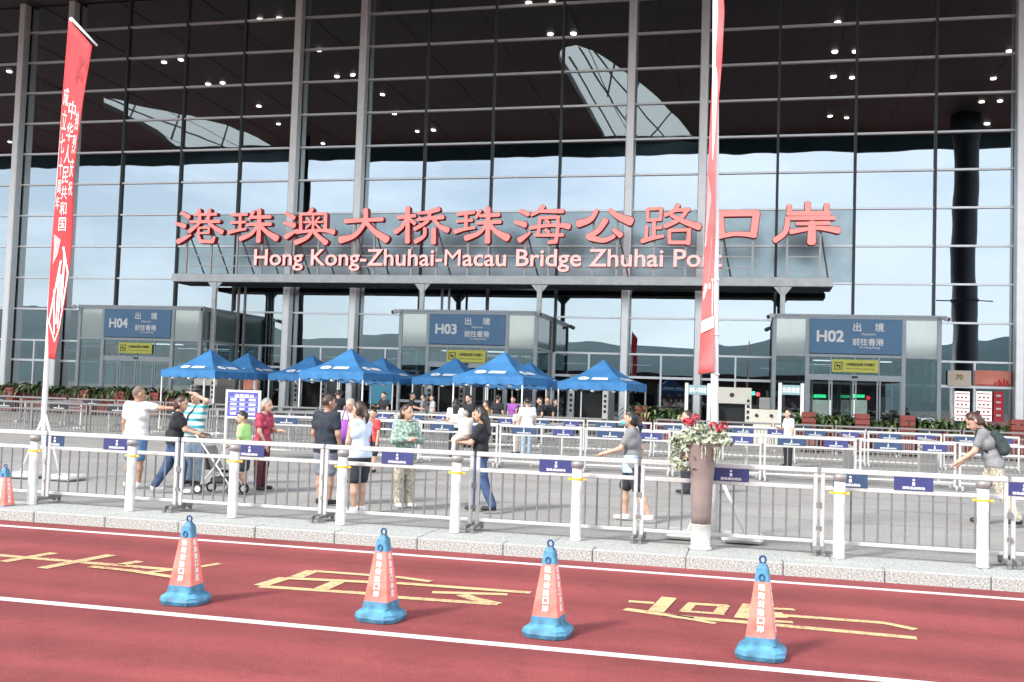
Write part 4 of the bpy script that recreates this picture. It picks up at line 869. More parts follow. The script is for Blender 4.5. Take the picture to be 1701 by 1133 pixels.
for k in range(8):
    x0, w_ = ends[k]+.02, ends[k+1]-ends[k]-.04
    o = thing('crowd_barrier', 'steel front barrier '+WHERE[k], 'barrier', (x0, YB+random.uniform(-.03, .03), 0), R(random.uniform(-.9, .9)), 'steel barriers along the kerb')
    o.rotation_euler.x = R(random.uniform(-.7, .7))
    barrier_frame(MB(), w_).build('frame', M['steel'], o, fix=True)
    n = 12
    for b in range(n):
        x = .045+(w_-.09)*(b+1)/(n+1); MB().tube((x, 0, .165), (x, 0, .766), .0125, n=6, cap=False).build('bar', M['steel_dark'], o, smooth=True)
    for s_ in (0, 1): feet(w_, s_).build('foot', M['steel_dark'], o, fix=True)
    MB().box(w_-.01, w_+.05, -.035, -.024, .55, .62).box(w_-.01, w_+.05, -.035, -.024, .28, .33).build('coupling', M['steel_dark'], o)
    px = PLPX[k]; xp = F(px, 760, YB).x-x0
    emblem_plate(o, xp, .893, -.02, .44, .158, M['plate_blue'])
    if k in (0, 6): emblem_plate(o, (F(92, 730, YB).x if k == 0 else F(1412, 790, YB).x)-x0, .893, -.021, .40 if k == 6 else .30, .158, M['plate_navy'])
# queue barriers further back
def queue_row(Y, pa, pb, row, zt=1.02, detail=True, plates=True, W2=2.1):
    xa, xb = F(pa, 700, Y).x, F(pb, 700, Y).x; n = int((xb-xa)/W2)
    pt = None
    for k in range(n):
        x = xa+k*W2; lab = 'steel queue barrier, %s in the %s' % (nth(k, n), row)
        if pt is None:
            pt = thing('queue_barrier', lab, 'barrier', (x, Y, 0), 0, 'queue barriers in the '+row); w_ = W2-.05
            barrier_frame(MB(), w_).build('frame', M['steel'] if detail else M['steel_dark'], pt, fix=True)
            m_ = MB()
            for b in range(15):
                xx = .045+(w_-.09)*(b+1)/16; m_.tube((xx, 0, .165), (xx, 0, .766), .012, n=5, cap=False)
            m_.build('bars', M['steel_dark'], pt)
            f_ = feet(w_, 0); f_.build('foot', M['steel'], pt, fix=True); feet(w_, 1).build('foot', M['steel'], pt, fix=True)
            if plates:
                if detail: emblem_plate(pt, w_*.3, .893, -.02, .62, .15, M['plate_navy']); emblem_plate(pt, w_*.78, .893, -.02, .52, .15, M['plate_blue'])
                else: emblem_plate(pt, w_*.5, .893, -.02, .7, .15, M['plate_black'])
            o = pt
        else:
            o = copy_tree(pt); o.location = (x, Y+random.uniform(-.06, .06), 0); o['label'] = lab
        o.rotation_euler = (R(random.uniform(-.8, .8)), 0, R(random.uniform(-1.6, 1.6)))
queue_row(24.5, 440, 1790, 'second row')
queue_row(28.5, -40, 640, 'left back row', detail=False)
queue_row(32, 560, 1780, 'third row')
queue_row(35, -40, 1080, 'fourth row', detail=False)
queue_row(38, 1090, 1760, 'right back row', detail=False)
# lane dividers running away from the camera
for k, (px, Y, lab) in enumerate(((40, 28.8, 'left of the left flag pole'), (180, 28.8, 'left of the man in the white shirt'), (360, 28.8, 'behind the pushchair'), (480, 28.8, 'left of the man in black'), (700, 25, 'behind the woman in the green print'), (900, 25, 'right of the woman with the baby'), (1240, 25, 'right of the flower planter'), (1420, 25, 'below the H02 doors'), (1560, 25, 'left of the leaning man'))):
    x = F(px, 700, Y).x; o = thing('lane_barrier', 'steel lane barrier seen end on, '+lab, 'barrier', (x, Y, 0), R(90), 'lane barriers seen end on')
    mb = barrier_frame(MB(), 2.9); mb.build('frame', M['steel'], o, fix=True); m_ = MB()
    for b in range(14): m_.tube((.045+2.8*(b+1)/15, 0, .165), (.045+2.8*(b+1)/15, 0, .766), .012, n=5, cap=False)
    m_.build('bars', M['steel_dark'], o)
    for s_ in (0, 1): feet(2.9, s_).build('foot', M['steel'], o, fix=True)

# ================================================================== BOLLARDS
BX0, BS, YBL = -9.02809*1.1091, 1.42097*1.1091, 12.785
BLAB = ['beside the left flag pole', 'below the man in the white shirt', 'below the boy in green', 'below the man in black', 'in front of the woman carrying a baby', 'left of the person in white sneakers', '', 'second from the right edge, right of the flower planter', 'rightmost, near the right picture edge']
bp = thing('bollard', 'proto', 'bollard', (0, 0, 0), 0, 'white bollards along the kerb')
MB().lathe([(.075, 0), (.075, .012), (.068, .02), (.066, .62), (.066, .90)], 20).build('post', M['bollard'], bp, smooth=True)
MB().lathe([(.067, .905), (.078, .91), (.080, .955), (.074, .982), (.05, .992), (.001, .995)], 20).build('cap', M['cap'], bp, smooth=True)
bd = MB().lathe([(.069, .752), (.0705, .755), (.0705, .778), (.069, .781)], 20); bd.box(.066, .115, -.012, .012, .755, .778).box(-.115, -.066, -.012, .012, .755, .778); bd.build('reflector_band', M['amber'], bp)
for k, lab in enumerate(BLAB):
    if not lab: continue
    o = bp if k == 0 else copy_tree(bp); o.location = (BX0+BS*k, YBL, 0); o.rotation_euler.z = random.uniform(-.2, .2); o['label'] = 'white steel bollard with yellow band, '+lab

# ================================================================== FLOWER PLANTER
p = G(1166, 905, 0); fp = thing('flower_planter', 'tall tapered clay planter with red flowers and pale trailing leaves', 'planter', (p.x, YBL-.05, 0))
MB().lathe([(.135, 0), (.135, .03), (.118, .045), (.118, .30), (.124, .31)], 24).build('base', M['bollard'], fp, smooth=True)
MB().lathe([(.118, .312), (.122, .42), (.126, .60), (.132, .80), (.150, 1.0), (.190, 1.17), (.222, 1.26), (.226, 1.29), (.212, 1.29), (.20, 1.25), (.02, 1.245)], 28).build('pot', M['pot'], fp, smooth=True)
rnd = random.Random(5); fo = MB()
for k in range(520):
    a = rnd.uniform(0, 6.283); rr = .36*math.sqrt(rnd.random()); zz = 1.28+.28*(1-(rr/.40)**2)*rnd.random()
    if rnd.random() < .30: a = rnd.gauss(3.3, .4); rr = rnd.uniform(.22, .40); zz = 1.36-rnd.random()*.42
    if rr > .20 and zz < 1.30 and abs(math.sin(a)) < .2 and rnd.random() < .3: pass
    c = Vector((rr*math.cos(a), rr*math.sin(a)*.8, zz)); n_ = Vector((rnd.gauss(0, 1), rnd.gauss(-.6, 1), rnd.gauss(.5, 1))).normalized(); u = n_.orthogonal().normalized(); u.rotate(Matrix.Rotation(rnd.uniform(0, 6.28), 3, n_)); v_ = n_.cross(u); s_ = rnd.uniform(.022, .045)
    fo.add([c+u*s_*1.3, c+v_*s_*.65+n_*.008, c-u*s_*1.2, c-v_*s_*.65+n_*.008], [(0, 1, 2, 3)])
for k in range(7):
    a = -1.2+rnd.uniform(-.5, .9); pts = [(.2*math.cos(a), .2*math.sin(a), 1.27), (.25*math.cos(a), .26*math.sin(a), 1.22), (.24*math.cos(a), .25*math.sin(a), 1.12-rnd.random()*.06)]; fo.path(pts, .008, 4)
tag(fo.build('foliage', M['leaf_pale'], fp), None, None, None, 'stuff')
st2 = MB(); hd = []
for (x, z, n) in ((-.15, 1.56, 2), (-.08, 1.60, 1), (.13, 1.52, 2), (.20, 1.50, 2)):
    for q in range(n):
        c = (x+rnd.uniform(-.06, .06), rnd.uniform(-.15, .02), z+rnd.uniform(-.05, .05)); st2.path([(x*.5, 0, 1.3), (c[0]*.9, c[1], z-.15), c], .006, 4); hd.append(c)
st2.build('stem', M['leaf'], fp)
for c in hd:
    b = MB()
    for q in range(26):
        n_ = Vector((rnd.gauss(0, 1), rnd.gauss(0, 1), rnd.gauss(.2, 1))).normalized(); u = n_.orthogonal().normalized(); v_ = n_.cross(u); cc_ = Vector(c)+n_*.04; s_ = .022
        b.add([cc_+u*s_, cc_+v_*s_+n_*.012, cc_-u*s_, cc_-v_*s_+n_*.012], [(0, 1, 2, 3)])
    b.build('flower', M['petal'], fp)

# ================================================================== TRAFFIC CONES
cp = thing('traffic_cone', 'proto', 'traffic cone', (0, 0, 0), 0, 'square cones along the lane line')
def frustum(mb, w0, w1, z0, z1, mi=0, ch=.18):
    def ring(w_, z):
        h, c = w_/2, w_/2*ch; return [(h-c, -h, z), (h, -h+c, z), (h, h-c, z), (h-c, h, z), (-h+c, h, z), (-h, h-c, z), (-h, -h+c, z), (-h+c, -h, z)]
    mb.add(ring(w0, z0)+ring(w1, z1), [(k, (k+1) % 8, 8+(k+1) % 8, 8+k) for k in range(8)]+[tuple(range(7, -1, -1)), tuple(range(8, 16))], mi); return mb
b = frustum(MB(), .335, .355, 0, .03, ch=.36); frustum(b, .355, .34, .031, .06, ch=.36); frustum(b, .335, .235, .0601, .100, ch=.3); frustum(b, .228, .215, .1001, .155, ch=.1); b.build('base', M['cone_blue'], cp)
frustum(MB(), .210, .105, .155, .545, ch=.08).build('body', M['cone_red'], cp)
t2 = frustum(MB(), .110, .084, .545, .640, ch=.2); frustum(t2, .084, .046, .6401, .672, ch=.25); t2.build('top', M['cone_blue'], cp)
rg = MB(); pts = [(.02*math.cos(a)*1.1, 0, .698+.026*math.sin(a)) for a in [k*math.pi/5 for k in range(11)]]; rg.path(pts, .008, 5); rg.build('ring', M['cone_blue_dark'], cp)
r2 = MB(); pts = [(.018*math.cos(a), -.054+.004*math.sin(a), .575+.022*math.sin(a)) for a in [k*math.pi/5 for k in range(11)]]; r2.path(pts, .006, 5); r2.build('ring', M['cone_blue_dark'], cp)
bodyo = [c for c in cp.children if c.name.startswith('body')][0]
for side in (0, 1):
    for k, ch in enumerate('珠海公路口岸' if side == 0 else '公路港口岸区'):
        z = .505-k*.058; hw = (.210+(.105-.210)*(z-.155)/.39)/2
        e = text_on('lettering', ch, bodyo, 0, z, 0, width=.050, height=.050, mt=M['white'], extrude=.0020, offset=.035)
        if side == 0: e.location = (-.0, -hw-.0012, z); e.rotation_euler = (R(-7.7), 0, 0)
        else: e.location = (hw+.0012, .0, z); e.rotation_euler = (R(-7.7), 0, R(90)); e.rotation_euler = Matrix.Rotation(R(90), 3, 'Z').to_4x4().to_3x3().__matmul__(Matrix.Rotation(R(-7.7), 3, 'X')).to_euler()
for k, (px, py, a, lab) in enumerate(((5, 864, 4, 'red and blue square cone cut off at the left picture edge'), (308, 1008, 3, 'red and blue square cone in the yellow lettering at the left'), (632, 1036, 2, 'red and blue square cone beside the middle yellow lettering, second of the four whole ones'), (910, 1062, 7, 'red and blue square cone between the middle and right yellow lettering'), (1264, 1098, 2, 'nearest red and blue square cone at the right of the lane'))):
    q = G(px, py-7, RZ); o = cp if k == 0 else copy_tree(cp); o.location = (q.x, q.y, RZ+(0 if k in (0,) else .0045)); o.rotation_euler.z = R(-a+(0, 3, -4, 2, -3)[k]); o['label'] = lab
    s_ = 1.06 if k else 1.0; o.scale = (s_, s_, s_)

# ================================================================== FLAGS
def flag(label, px, pyb, Y, top, spec):
    b = F(px, pyb, Y); o = thing('feather_flag', label, 'flag', (b.x, Y, 0), 0, 'tall red flags on white poles')
    return o, b
# left flag
Yl = 16.2
o = thing('feather_flag', 'tall red flag with white Chinese lettering on a leaning white pole at the left', 'flag', (F(75, 812, Yl).x, Yl, 0), 0, 'tall red flags on white poles')
ox = o.location.x
def fl(px, py, dy=0): p = F(px, py, Yl); return (p.x-ox, dy, p.z)
pt = fl(118, 30); pbm = (0, 0, .10)
MB().path([pbm, fl(72.5, 700), fl(84, 500), fl(98, 300), fl(108, 150), pt], [.052, .05, .046, .042, .036, .03], 10).build('pole', M['white_metal'], o, smooth=True)
MB().tube(pt, fl(161, 76), .026, .022, 8).build('top_arm', M['white_metal'], o, smooth=True)
for px, py, dy in ((40, 800, -.1), (105, 806, -.1)):
    a = fl(73 if px < 70 else 76, 690); c = fl(px, py, dy); MB().tube(a, (c[0], dy, .09), .024, .024, 8).build('leg', M['white_metal'], o, smooth=True)
for s_ in (-1, 1): MB().cbox(s_*.42-.28, s_*.42+.28, -.3, .25, .0, .085, .03).build('water_base', M['white_metal'], o, smooth=False)
LE = [(118, 34), (108.5, 150), (99, 300), (90, 400), (83, 520), (85, 596)]; RE = [(160, 80), (150, 170), (134, 300), (127, 400), (117, 510), (104, 598)]
def edge(E_, t):
    f = t*(len(E_)-1); i = min(int(f), len(E_)-2); u = f-i; return (E_[i][0]+(E_[i+1][0]-E_[i][0])*u, E_[i][1]+(E_[i+1][1]-E_[i][1])*u)
def cloth_pt(t, u, lift=0):
    a, b_ = edge(LE, t), edge(RE, t); x, y = a[0]+(b_[0]-a[0])*u, a[1]+(b_[1]-a[1])*u
    return fl(x, y, -.06+.05*math.sin(t*9+u*2.2)*u-.10*u-lift)
cb = MB(); nr, nc = 36, 8
cb.add([cloth_pt(r/nr, c/nc) for r in range(nr+1) for c in range(nc+1)], [(r*(nc+1)+c, r*(nc+1)+c+1, (r+1)*(nc+1)+c+1, (r+1)*(nc+1)+c) for r in range(nr) for c in range(nc)])
clo = cb.build('cloth', M['red_cloth'], o, smooth=True); so = clo.modifiers.new('s', 'SOLIDIFY'); so.thickness = .006
def on_cloth(name, poly_, m, parent):
    q = MB(); q.add([cloth_pt(t, u, .014) for t, u in poly_], [tuple(range(len(poly_)))]); return q.build(name, m, parent)
def char_on_cloth(ch, t0, u0, ht, wu, m, parent):
    me, lo, hi = text_mesh(ch, 1, 0, 0); me = me.copy(); me.materials.clear(); me.materials.append(m)
    co = np.zeros(len(me.vertices)*3); me.vertices.foreach_get('co', co); co = co.reshape(-1, 3)
    X = (co[:, 0]-lo[0])/(hi[0]-lo[0]); Z = (co[:, 1]-lo[1])/(hi[1]-lo[1])
    v = np.array([cloth_pt(t0+ht*(1-z), u0+wu*x, .014) for x, z in zip(X, Z)]); me.vertices.foreach_set('co', v.ravel().astype(np.float32)); me.update(); put('lettering', me, parent)
for k, ch in enumerate('中华人民共和国'): char_on_cloth(ch, .215+k*.052, .33, .044, .36, M['white'], clo)
for k, ch in enumerate('热烈庆祝'): char_on_cloth(ch, .235+k*.058, .74, .046, .20, M['white'], clo)
for k, ch in enumerate('成立七十周年'): char_on_cloth(ch, .19+k*.053, .06, .044, .22, M['white'], clo)
on_cloth('printed_figure', [(.065, .55), (.075, .95), (.10, .93), (.085, .75), (.115, .62), (.105, .55)], M['flag_dark'], clo); on_cloth('printed_figure', [(.115, .50), (.125, .85), (.15, .78), (.135, .62), (.165, .55), (.15, .48)], M['flag_dark'], clo)
on_cloth('printed_figure', [(.58, .10), (.60, .48), (.64, .38), (.67, .14), (.62, .16)], M['poster_pink'], clo)
for a, b_ in (((.66, .55), (.84, .08)), ((.62, .62), (.70, .95)), ((.70, .95), (.88, .92)), ((.88, .92), (.93, .62)), ((.84, .08), (.93, .62)), ((.68, .50), (.86, .55)), ((.70, .62), (.88, .75)), ((.64, .70), (.80, .80)), ((.74, .30), (.90, .48))):
    d = (b_[0]-a[0], b_[1]-a[1]); L_ = math.hypot(d[0]*6.2, d[1]*.6); n_ = (-d[1]*.6/L_*.0035, d[0]*6.2/L_*.045)
    on_cloth('printed_line', [(a[0]-n_[0], a[1]-n_[1]), (a[0]+n_[0], a[1]+n_[1]), (b_[0]+n_[0], b_[1]+n_[1]), (b_[0]-n_[0], b_[1]-n_[1])], M['poster_white'], clo)
# right flag: the cloth twists round the pole and runs out of the frame
Yr = 13.9
o = thing('feather_flag', 'tall faded red flag twisted round a white pole beside the flower planter', 'flag', (F(1187, 887, Yr).x, Yr, 0), 0, 'tall red flags on white poles')
ox = o.location.x
def fr(px, py, dy=0): p = F(px, py, Yr); return (p.x-ox, dy, p.z)
MB().path([(0, 0, .05), fr(1187, 660), fr(1188.5, 400), fr(1188.5, 130), fr(1189, -60)], [.055, .052, .048, .044, .04], 10).build('pole', M['white_metal'], o, smooth=True)
for py in (466, 556, 622): p = fr(1188, py); MB().lathe([(.055, p[2]-.012), (.062, p[2]), (.055, p[2]+.012)], 10, (p[0], 0)).build('collar', M['white_metal'], o)
for px, py in ((1143, 884), (1241, 888)):
    a = fr(1187, 770); c = fr(px, py); MB().tube(a, (c[0], -.25, .05), .024, .024, 8).build('leg', M['white_metal'], o, smooth=True)
for s_ in (-1, 1): MB().cbox(s_*.36-.26, s_*.36+.26, -.42, .1, .0, .10, .035).build('water_base', M['white_metal'], o)
LE2 = [(1192, -50), (1192, 30), (1193, 130), (1180, 180), (1174, 300), (1170, 420), (1165, 520), (1159, 622)]; RE2 = [(1200, -50), (1204, 22), (1200, 130), (1189, 180), (1187, 300), (1187, 420), (1186.5, 520), (1186, 618)]
LE2 = [(1190, -55), (1189, 28), (1185, 100), (1181, 170), (1175, 300), (1170, 420), (1165, 520), (1159, 622)]; RE2 = [(1198, -55), (1204, 22), (1200, 100), (1194, 170), (1188, 300), (1187, 420), (1186.5, 520), (1186, 618)]
LE_, RE_, fl_ = LE, RE, fl
LE, RE = LE2, RE2
def fl(px, py, dy=0): return fr(px, py, dy)
def cloth_pt(t, u, lift=0):
    a, b_ = edge(LE, t), edge(RE, t); x, y = a[0]+(b_[0]-a[0])*u, a[1]+(b_[1]-a[1])*u
    s_ = 1 if t < .33 else -1
    return fr(x, y, (-.075+.16*(1-u)*(.3+t)+.03*math.sin(t*14+u*3)) - lift)
cb = MB(); nr, nc = 40, 6
cb.add([cloth_pt(r/nr, c/nc) for r in range(nr+1) for c in range(nc+1)], [(r*(nc+1)+c, r*(nc+1)+c+1, (r+1)*(nc+1)+c+1, (r+1)*(nc+1)+c) for r in range(nr) for c in range(nc)])
clo = cb.build('cloth', M['pink_cloth'], o, smooth=True); so = clo.modifiers.new('s', 'SOLIDIFY'); so.thickness = .006
on_cloth('printed_figure', [(.56, .05), (.60, .55), (.70, .75), (.80, .45), (.83, .05), (.70, .0)], M['poster_pink'], clo)
for a, b_ in (((.57, .1), (.80, .3)), ((.60, .5), (.82, .15)), ((.62, .3), (.80, .6)), ((.58, .3), (.70, .05))):
    d = (b_[0]-a[0], b_[1]-a[1]); L_ = math.hypot(d[0]*6, d[1]*.3); n_ = (-d[1]*.3/L_*.004, d[0]*6/L_*.06)
    on_cloth('printed_line', [(a[0]-n_[0], a[1]-n_[1]), (a[0]+n_[0], a[1]+n_[1]), (b_[0]+n_[0], b_[1]+n_[1]), (b_[0]-n_[0], b_[1]-n_[1])], M['poster_white'], clo)
on_cloth('printed_band', [(.875, .03), (.865, .97), (.893, .97), (.903, .03)], M['poster_white'], clo)

# ================================================================== NOTICE BOARD
p = F(404, 670, 23); o = thing('notice_board', 'white framed blue notice board on legs behind the boy in green', 'notice board', (p.x, 23, 0))
a, b_ = F(379, 647, 23), F(431, 697, 23); w_, zt, zb = b_.x-a.x, a.z, b_.z
for s_ in (-1, 1): MB().cbox(s_*w_/2-.03, s_*w_/2+.03, -.03, .03, 0, zt, .008).build('leg', M['white_metal'], o)
MB().cbox(-w_/2+.031, w_/2-.031, -.02, .02, zt-.06, zt-.005, .005).build('frame_rail', M['white_metal'], o); MB().cbox(-w_/2+.031, w_/2-.031, -.02, .02, zb, zb+.05, .005).build('frame_rail', M['white_metal'], o)
pn = MB().box(-w_/2+.032, w_/2-.032, -.012, .012, zb+.051, zt-.061).build('panel', M['board_blue'], o)
text_on('lettering', '温馨提示', pn, .03, zt-.15, -.0125, width=w_*.6, height=.09, mt=M['white'], offset=.02, extrude=.004)
q = MB()
for r in range(4):
    for c in range(3): q.box(-w_*.38+c*w_*.28, -w_*.38+c*w_*.28+w_*(.18, .15, .2)[c], -.016, -.0125, zb+.10+r*.115, zb+.15+r*.115)
    q.box(-w_*.42, w_*.42, -.0155, -.0125, zb+.178+r*.115, zb+.184+r*.115)
q.build('printed_lines', M['white'], pn)

# ================================================================== PEOPLE
def surfnets(f, org, h):
    ins = f < 0
    c = [ins[i:ins.shape[0]-1+i, j:ins.shape[1]-1+j, k:ins.shape[2]-1+k] for i in (0, 1) for j in (0, 1) for k in (0, 1)]
    cnt = sum(x.astype(np.int8) for x in c); act = (cnt > 0) & (cnt < 8); idx = np.full(act.shape, -1, np.int64); n = act.sum(); idx[act] = np.arange(n)
    I, J, K = np.nonzero(act); acc = np.zeros((n, 3)); num = np.zeros(n)
    for d in range(3):
        for u in (0, 1):
            for v in (0, 1):
                o = [0, 0, 0]; q = [t for t in range(3) if t != d]; o[q[0]] = u; o[q[1]] = v; o2 = list(o); o2[d] = 1
                a = f[I+o[0], J+o[1], K+o[2]]; b = f[I+o2[0], J+o2[1], K+o2[2]]; m = (a < 0) != (b < 0)
                t = np.where(m, a/np.where(m, a-b, 1), 0); p = np.stack([np.full(n, float(o[0])), np.full(n, float(o[1])), np.full(n, float(o[2]))], 1); p[:, d] = t
                acc += p*m[:, None]; num += m
    V = (np.stack([I, J, K], 1)+acc/num[:, None])*h+org; Fs = []
    for d in range(3):
        q = [(d+1) % 3, (d+2) % 3]; s0 = [slice(1, -1)]*3; s0[d] = slice(0, -1); s1 = [slice(1, -1)]*3; s1[d] = slice(1, None)
        A, B = ins[tuple(s0)], ins[tuple(s1)]; m = A != B; P = np.stack(np.nonzero(m), 1)
        if not len(P): continue
        P[:, q[0]] += 1; P[:, q[1]] += 1; fl_ = A[m]
        def g(a, b): Q = P.copy(); Q[:, q[0]] -= a; Q[:, q[1]] -= b; return idx[Q[:, 0], Q[:, 1], Q[:, 2]]
        qd = np.stack([g(1, 1), g(0, 1), g(0, 0), g(1, 0)], 1); qd[~fl_] = qd[~fl_][:, ::-1]; Fs.append(qd[(qd >= 0).all(1)])
    return V, np.concatenate(Fs)
def sdf_mesh(name, caps, h, m, parent, k=.018, clips=(), smooth=True, wob=0, extra=None):
    """one continuous skin grown over tapered capsules (a, b, ra, rb); clips are half spaces (point, normal) cut away along the normal"""
    P = np.array([[*c[0], *c[1]] for c in caps]).reshape(-1, 3); rm = max(max(c[2], c[3]) for c in caps)+k+2*h
    lo, hi = P.min(0)-rm, P.max(0)+rm; sh = np.ceil((hi-lo)/h).astype(int)+1
    f = np.full(sh, .4); ax = [lo[i]+h*np.arange(sh[i]) for i in range(3)]
    for a, b, ra, rb in caps:
        a, b = np.array(a, float), np.array(b, float); r = max(ra, rb)+k*1.6+2*h
        i0 = np.maximum(0, np.floor((np.minimum(a, b)-r-lo)/h).astype(int)); i1 = np.minimum(sh, np.ceil((np.maximum(a, b)+r-lo)/h).astype(int)+1)
        X = ax[0][i0[0]:i1[0], None, None]; Y = ax[1][None, i0[1]:i1[1], None]; Z = ax[2][None, None, i0[2]:i1[2]]
        d = b-a; L2 = max(d@d, 1e-9); t = np.clip(((X-a[0])*d[0]+(Y-a[1])*d[1]+(Z-a[2])*d[2])/L2, 0, 1)
        g = np.sqrt((X-a[0]-t*d[0])**2+(Y-a[1]-t*d[1])**2+(Z-a[2]-t*d[2])**2)-(ra+(rb-ra)*t)
        sl = tuple(slice(i0[i], i1[i]) for i in range(3)); o = f[sl]; hh = np.maximum(k-np.abs(o-g), 0)/k; f[sl] = np.minimum(o, g)-hh*hh*k*.25
    X, Y, Z = ax[0][:, None, None], ax[1][None, :, None], ax[2][None, None, :]
    if wob: f = f+wob*(np.sin(X*41+Z*17)*np.sin(Y*37-Z*23)+.6*np.sin(Z*31+X*19))
    for p, n in clips: f = np.maximum(f, (X-p[0])*n[0]+(Y-p[1])*n[1]+(Z-p[2])*n[2])
    V, Q = surfnets(f, lo, h)
    me = bpy.data.meshes.new(name); me.from_pydata(V.tolist(), [], Q.tolist()); me.materials.append(m); me.polygons.foreach_set('use_smooth', [True]*len(Q)); me.update()
    return put(name, me, parent)
SKIN = {'a': mat('skin_light', (.52, .32, .23), .55, 0, .10, 9), 'b': mat('skin_tan', (.42, .24, .16), .55, 0, .10, 9)}
HAIR = {'black': mat('hair_black', (.018, .015, .014), .45, 0, .4, 40), 'auburn': mat('hair_auburn', (.060, .024, .017), .45, 0, .4, 40), 'brown': mat('hair_brown', (.045, .026, .018), .45, 0, .4, 40), 'stubble': mat('hair_stubble', (.16, .12, .10), .8, 0, .3, 60), 'grey': mat('hair_grey', (.28, .27, .26), .6, 0, .3, 40)}
def V3(*a): return np.array(a, float)
def unit(v): v = np.array(v, float); return v/np.linalg.norm(v)
def person(label, px, py, Y, H, face, top, low, arms=None, legs=None, hair=('short', 'black'), lean=0, head=(0, 0), shoes=None, skin='a', h=.016, sleeve='short', hem=.50, lowlen='long', bulk=1.0, nod=0, fem=0, extras=None):
    """px: picture column of the body axis at distance Y; face: heading in degrees (0 away from the camera, 90 to picture left, 180 towards it, -90 to picture right)"""
    b = F(px, py, Y); o = thing('person', label, 'person', (b.x, Y, 0), R(face))
    arms = arms or {}; legs = legs or {}
    lr, ln_ = R(lean), 1
    def T(p):                      # upper body leaning forward about the hip
        p = V3(*p); z = p[2]-.53; y = p[1]; return V3(p[0], y*math.cos(lr)+z*math.sin(lr), .53+z*math.cos(lr)-y*math.sin(lr))
    sw = .108-.012*fem
    J = {}
    for s_, n in ((1, 'R'), (-1, 'L')):
        J['sh'+n] = T((s_*sw, -.005, .805)); ua, fa = arms.get(n, ((s_*.16, .02, -1), (s_*.05, .22, -1)))
        J['el'+n] = J['sh'+n]+unit(ua)*.170; J['wr'+n] = J['el'+n]+unit(fa)*.145; J['ha'+n] = J['wr'+n]+unit(fa)*.050; J['fd'+n] = unit(fa)
        th, shn = legs.get(n, ((s_*.03, .02, -1), (0, -.02, -1)))
        J['hp'+n] = V3(s_*.050, 0, .515); J['kn'+n] = J['hp'+n]+unit(th)*.240; J['an'+n] = J['kn'+n]+unit(shn)*.235
        J['fa'+n] = unit((s_*.18, 1, 0))
    zmin = min(J['anR'][2], J['anL'][2])-.042
    cp = lambda p: (p-V3(0, 0, zmin))*H
    B_ = bulk; S_ = []
    def c(a, b_, ra, rb, inf=0): return (cp(a), cp(b_), (ra*H+inf), (rb*H+inf))
    def torso(inf, wide=0):
        return [c(V3(-.048, 0, .515), V3(.048, 0, .515), .064*B_, .064*B_, inf), c(T((-.036, 0, .60)), T((.036, 0, .60)), .060*B_-.008*fem, .060*B_-.008*fem, inf), c(T((-.052, .0, .715)), T((.052, .0, .715)), .062*B_, .062*B_, inf),
                c(T((-sw+.02, -.008, .785)), T((sw-.02, -.008, .785)), .040*B_, .040*B_, inf), c(V3(0, 0, .53), T((0, 0, .74)), .066*B_, .064*B_, inf)] + ([c(T((-.045, .045, .725)), T((.045, .045, .725)), .034, .034, inf)] if fem else [])
    hx, hy = head; hr = R(hx)
    def HD(p):                     # head turned (hx) and nodded
        x, y, z = p; z -= .875; nr = R(nod); y, z = y*math.cos(nr)+z*math.sin(nr), z*math.cos(nr)-y*math.sin(nr)
        x, y = x*math.cos(hr)-y*math.sin(hr), x*math.sin(hr)+y*math.cos(hr); return T((x, y+.008, z+.875))
    body = torso(-.008)
    for n in 'RL':
        s_ = 1 if n == 'R' else -1
        body += [c(J['sh'+n], J['el'+n], .029*B_, .024), c(J['el'+n], J['wr'+n], .0235, .0165), c(J['wr'+n], J['ha'+n], .017, .019), c(J['hp'+n], J['kn'+n], .056*B_, .038), c(J['kn'+n], J['kn'+n]*.6+J['an'+n]*.4, .036, .037), c(J['kn'+n]*.6+J['an'+n]*.4, J['an'+n], .036, .022),
                 c(J['an'+n]-V3(0, 0, .022), J['an'+n]+J['fa'+n]*.085-V3(0, 0, .027), .022, .017)]
    body += [c(T((0, -.008, .80)), T((0, .004, .875)), .034, .030), c(HD((0, -.006, .925)), HD((0, .004, .945)), .054, .052), c(HD((0, .022, .895)), HD((0, .014, .925)), .040, .046), c(HD((0, .040, .872)), HD((0, .036, .885)), .022, .028),
             c(HD((0, .066, .922)), HD((0, .076, .905)), .007, .010), c(HD((.058, -.005, .905)), HD((.060, -.008, .922)), .008, .011), c(HD((-.058, -.005, .905)), HD((-.060, -.008, .922)), .008, .011)]
    bo = sdf_mesh('body', body, h*.85, SKIN[skin], o, k=.016*H)
    # fingers and thumb, joined into the body mesh as short bent chains
    fm = MB()
    for n in 'RL':
        d = J['fd'+n]; s_ = 1 if n == 'R' else -1; pal = unit(np.cross(d, (0, 0, 1)) if abs(d[2]) < .8 else np.cross(d, (0, 1, 0))); nor = np.cross(d, pal)
        for q in range(4):
            base = J['ha'+n]+pal*(q-1.5)*.0105; l1 = (.026, .030, .029, .023)[q]; p1 = base+d*l1; p2 = p1+unit(d+nor*.5)*l1*.8
            fm.path([cp(base-d*.012), cp(p1), cp(p2)], [.0085*H/1.6*1.0, .008*H/1.6, .0065*H/1.6], 6)
        tb_ = J['wr'+n]+d*.018+pal*.014*s_; p1 = tb_+unit(d+pal*s_*.8)*.028; fm.path([cp(tb_), cp(p1), cp(p1+unit(d+pal*s_*.2)*.020)], [.010*H/1.6, .009*H/1.6, .007*H/1.6], 6)
    hm_ = bpy.data.meshes.new('hand'); vv = [tuple(v.co) for v in bo.data.vertices]; ff = [tuple(p.vertices) for p in bo.data.polygons]; nb = len(vv)
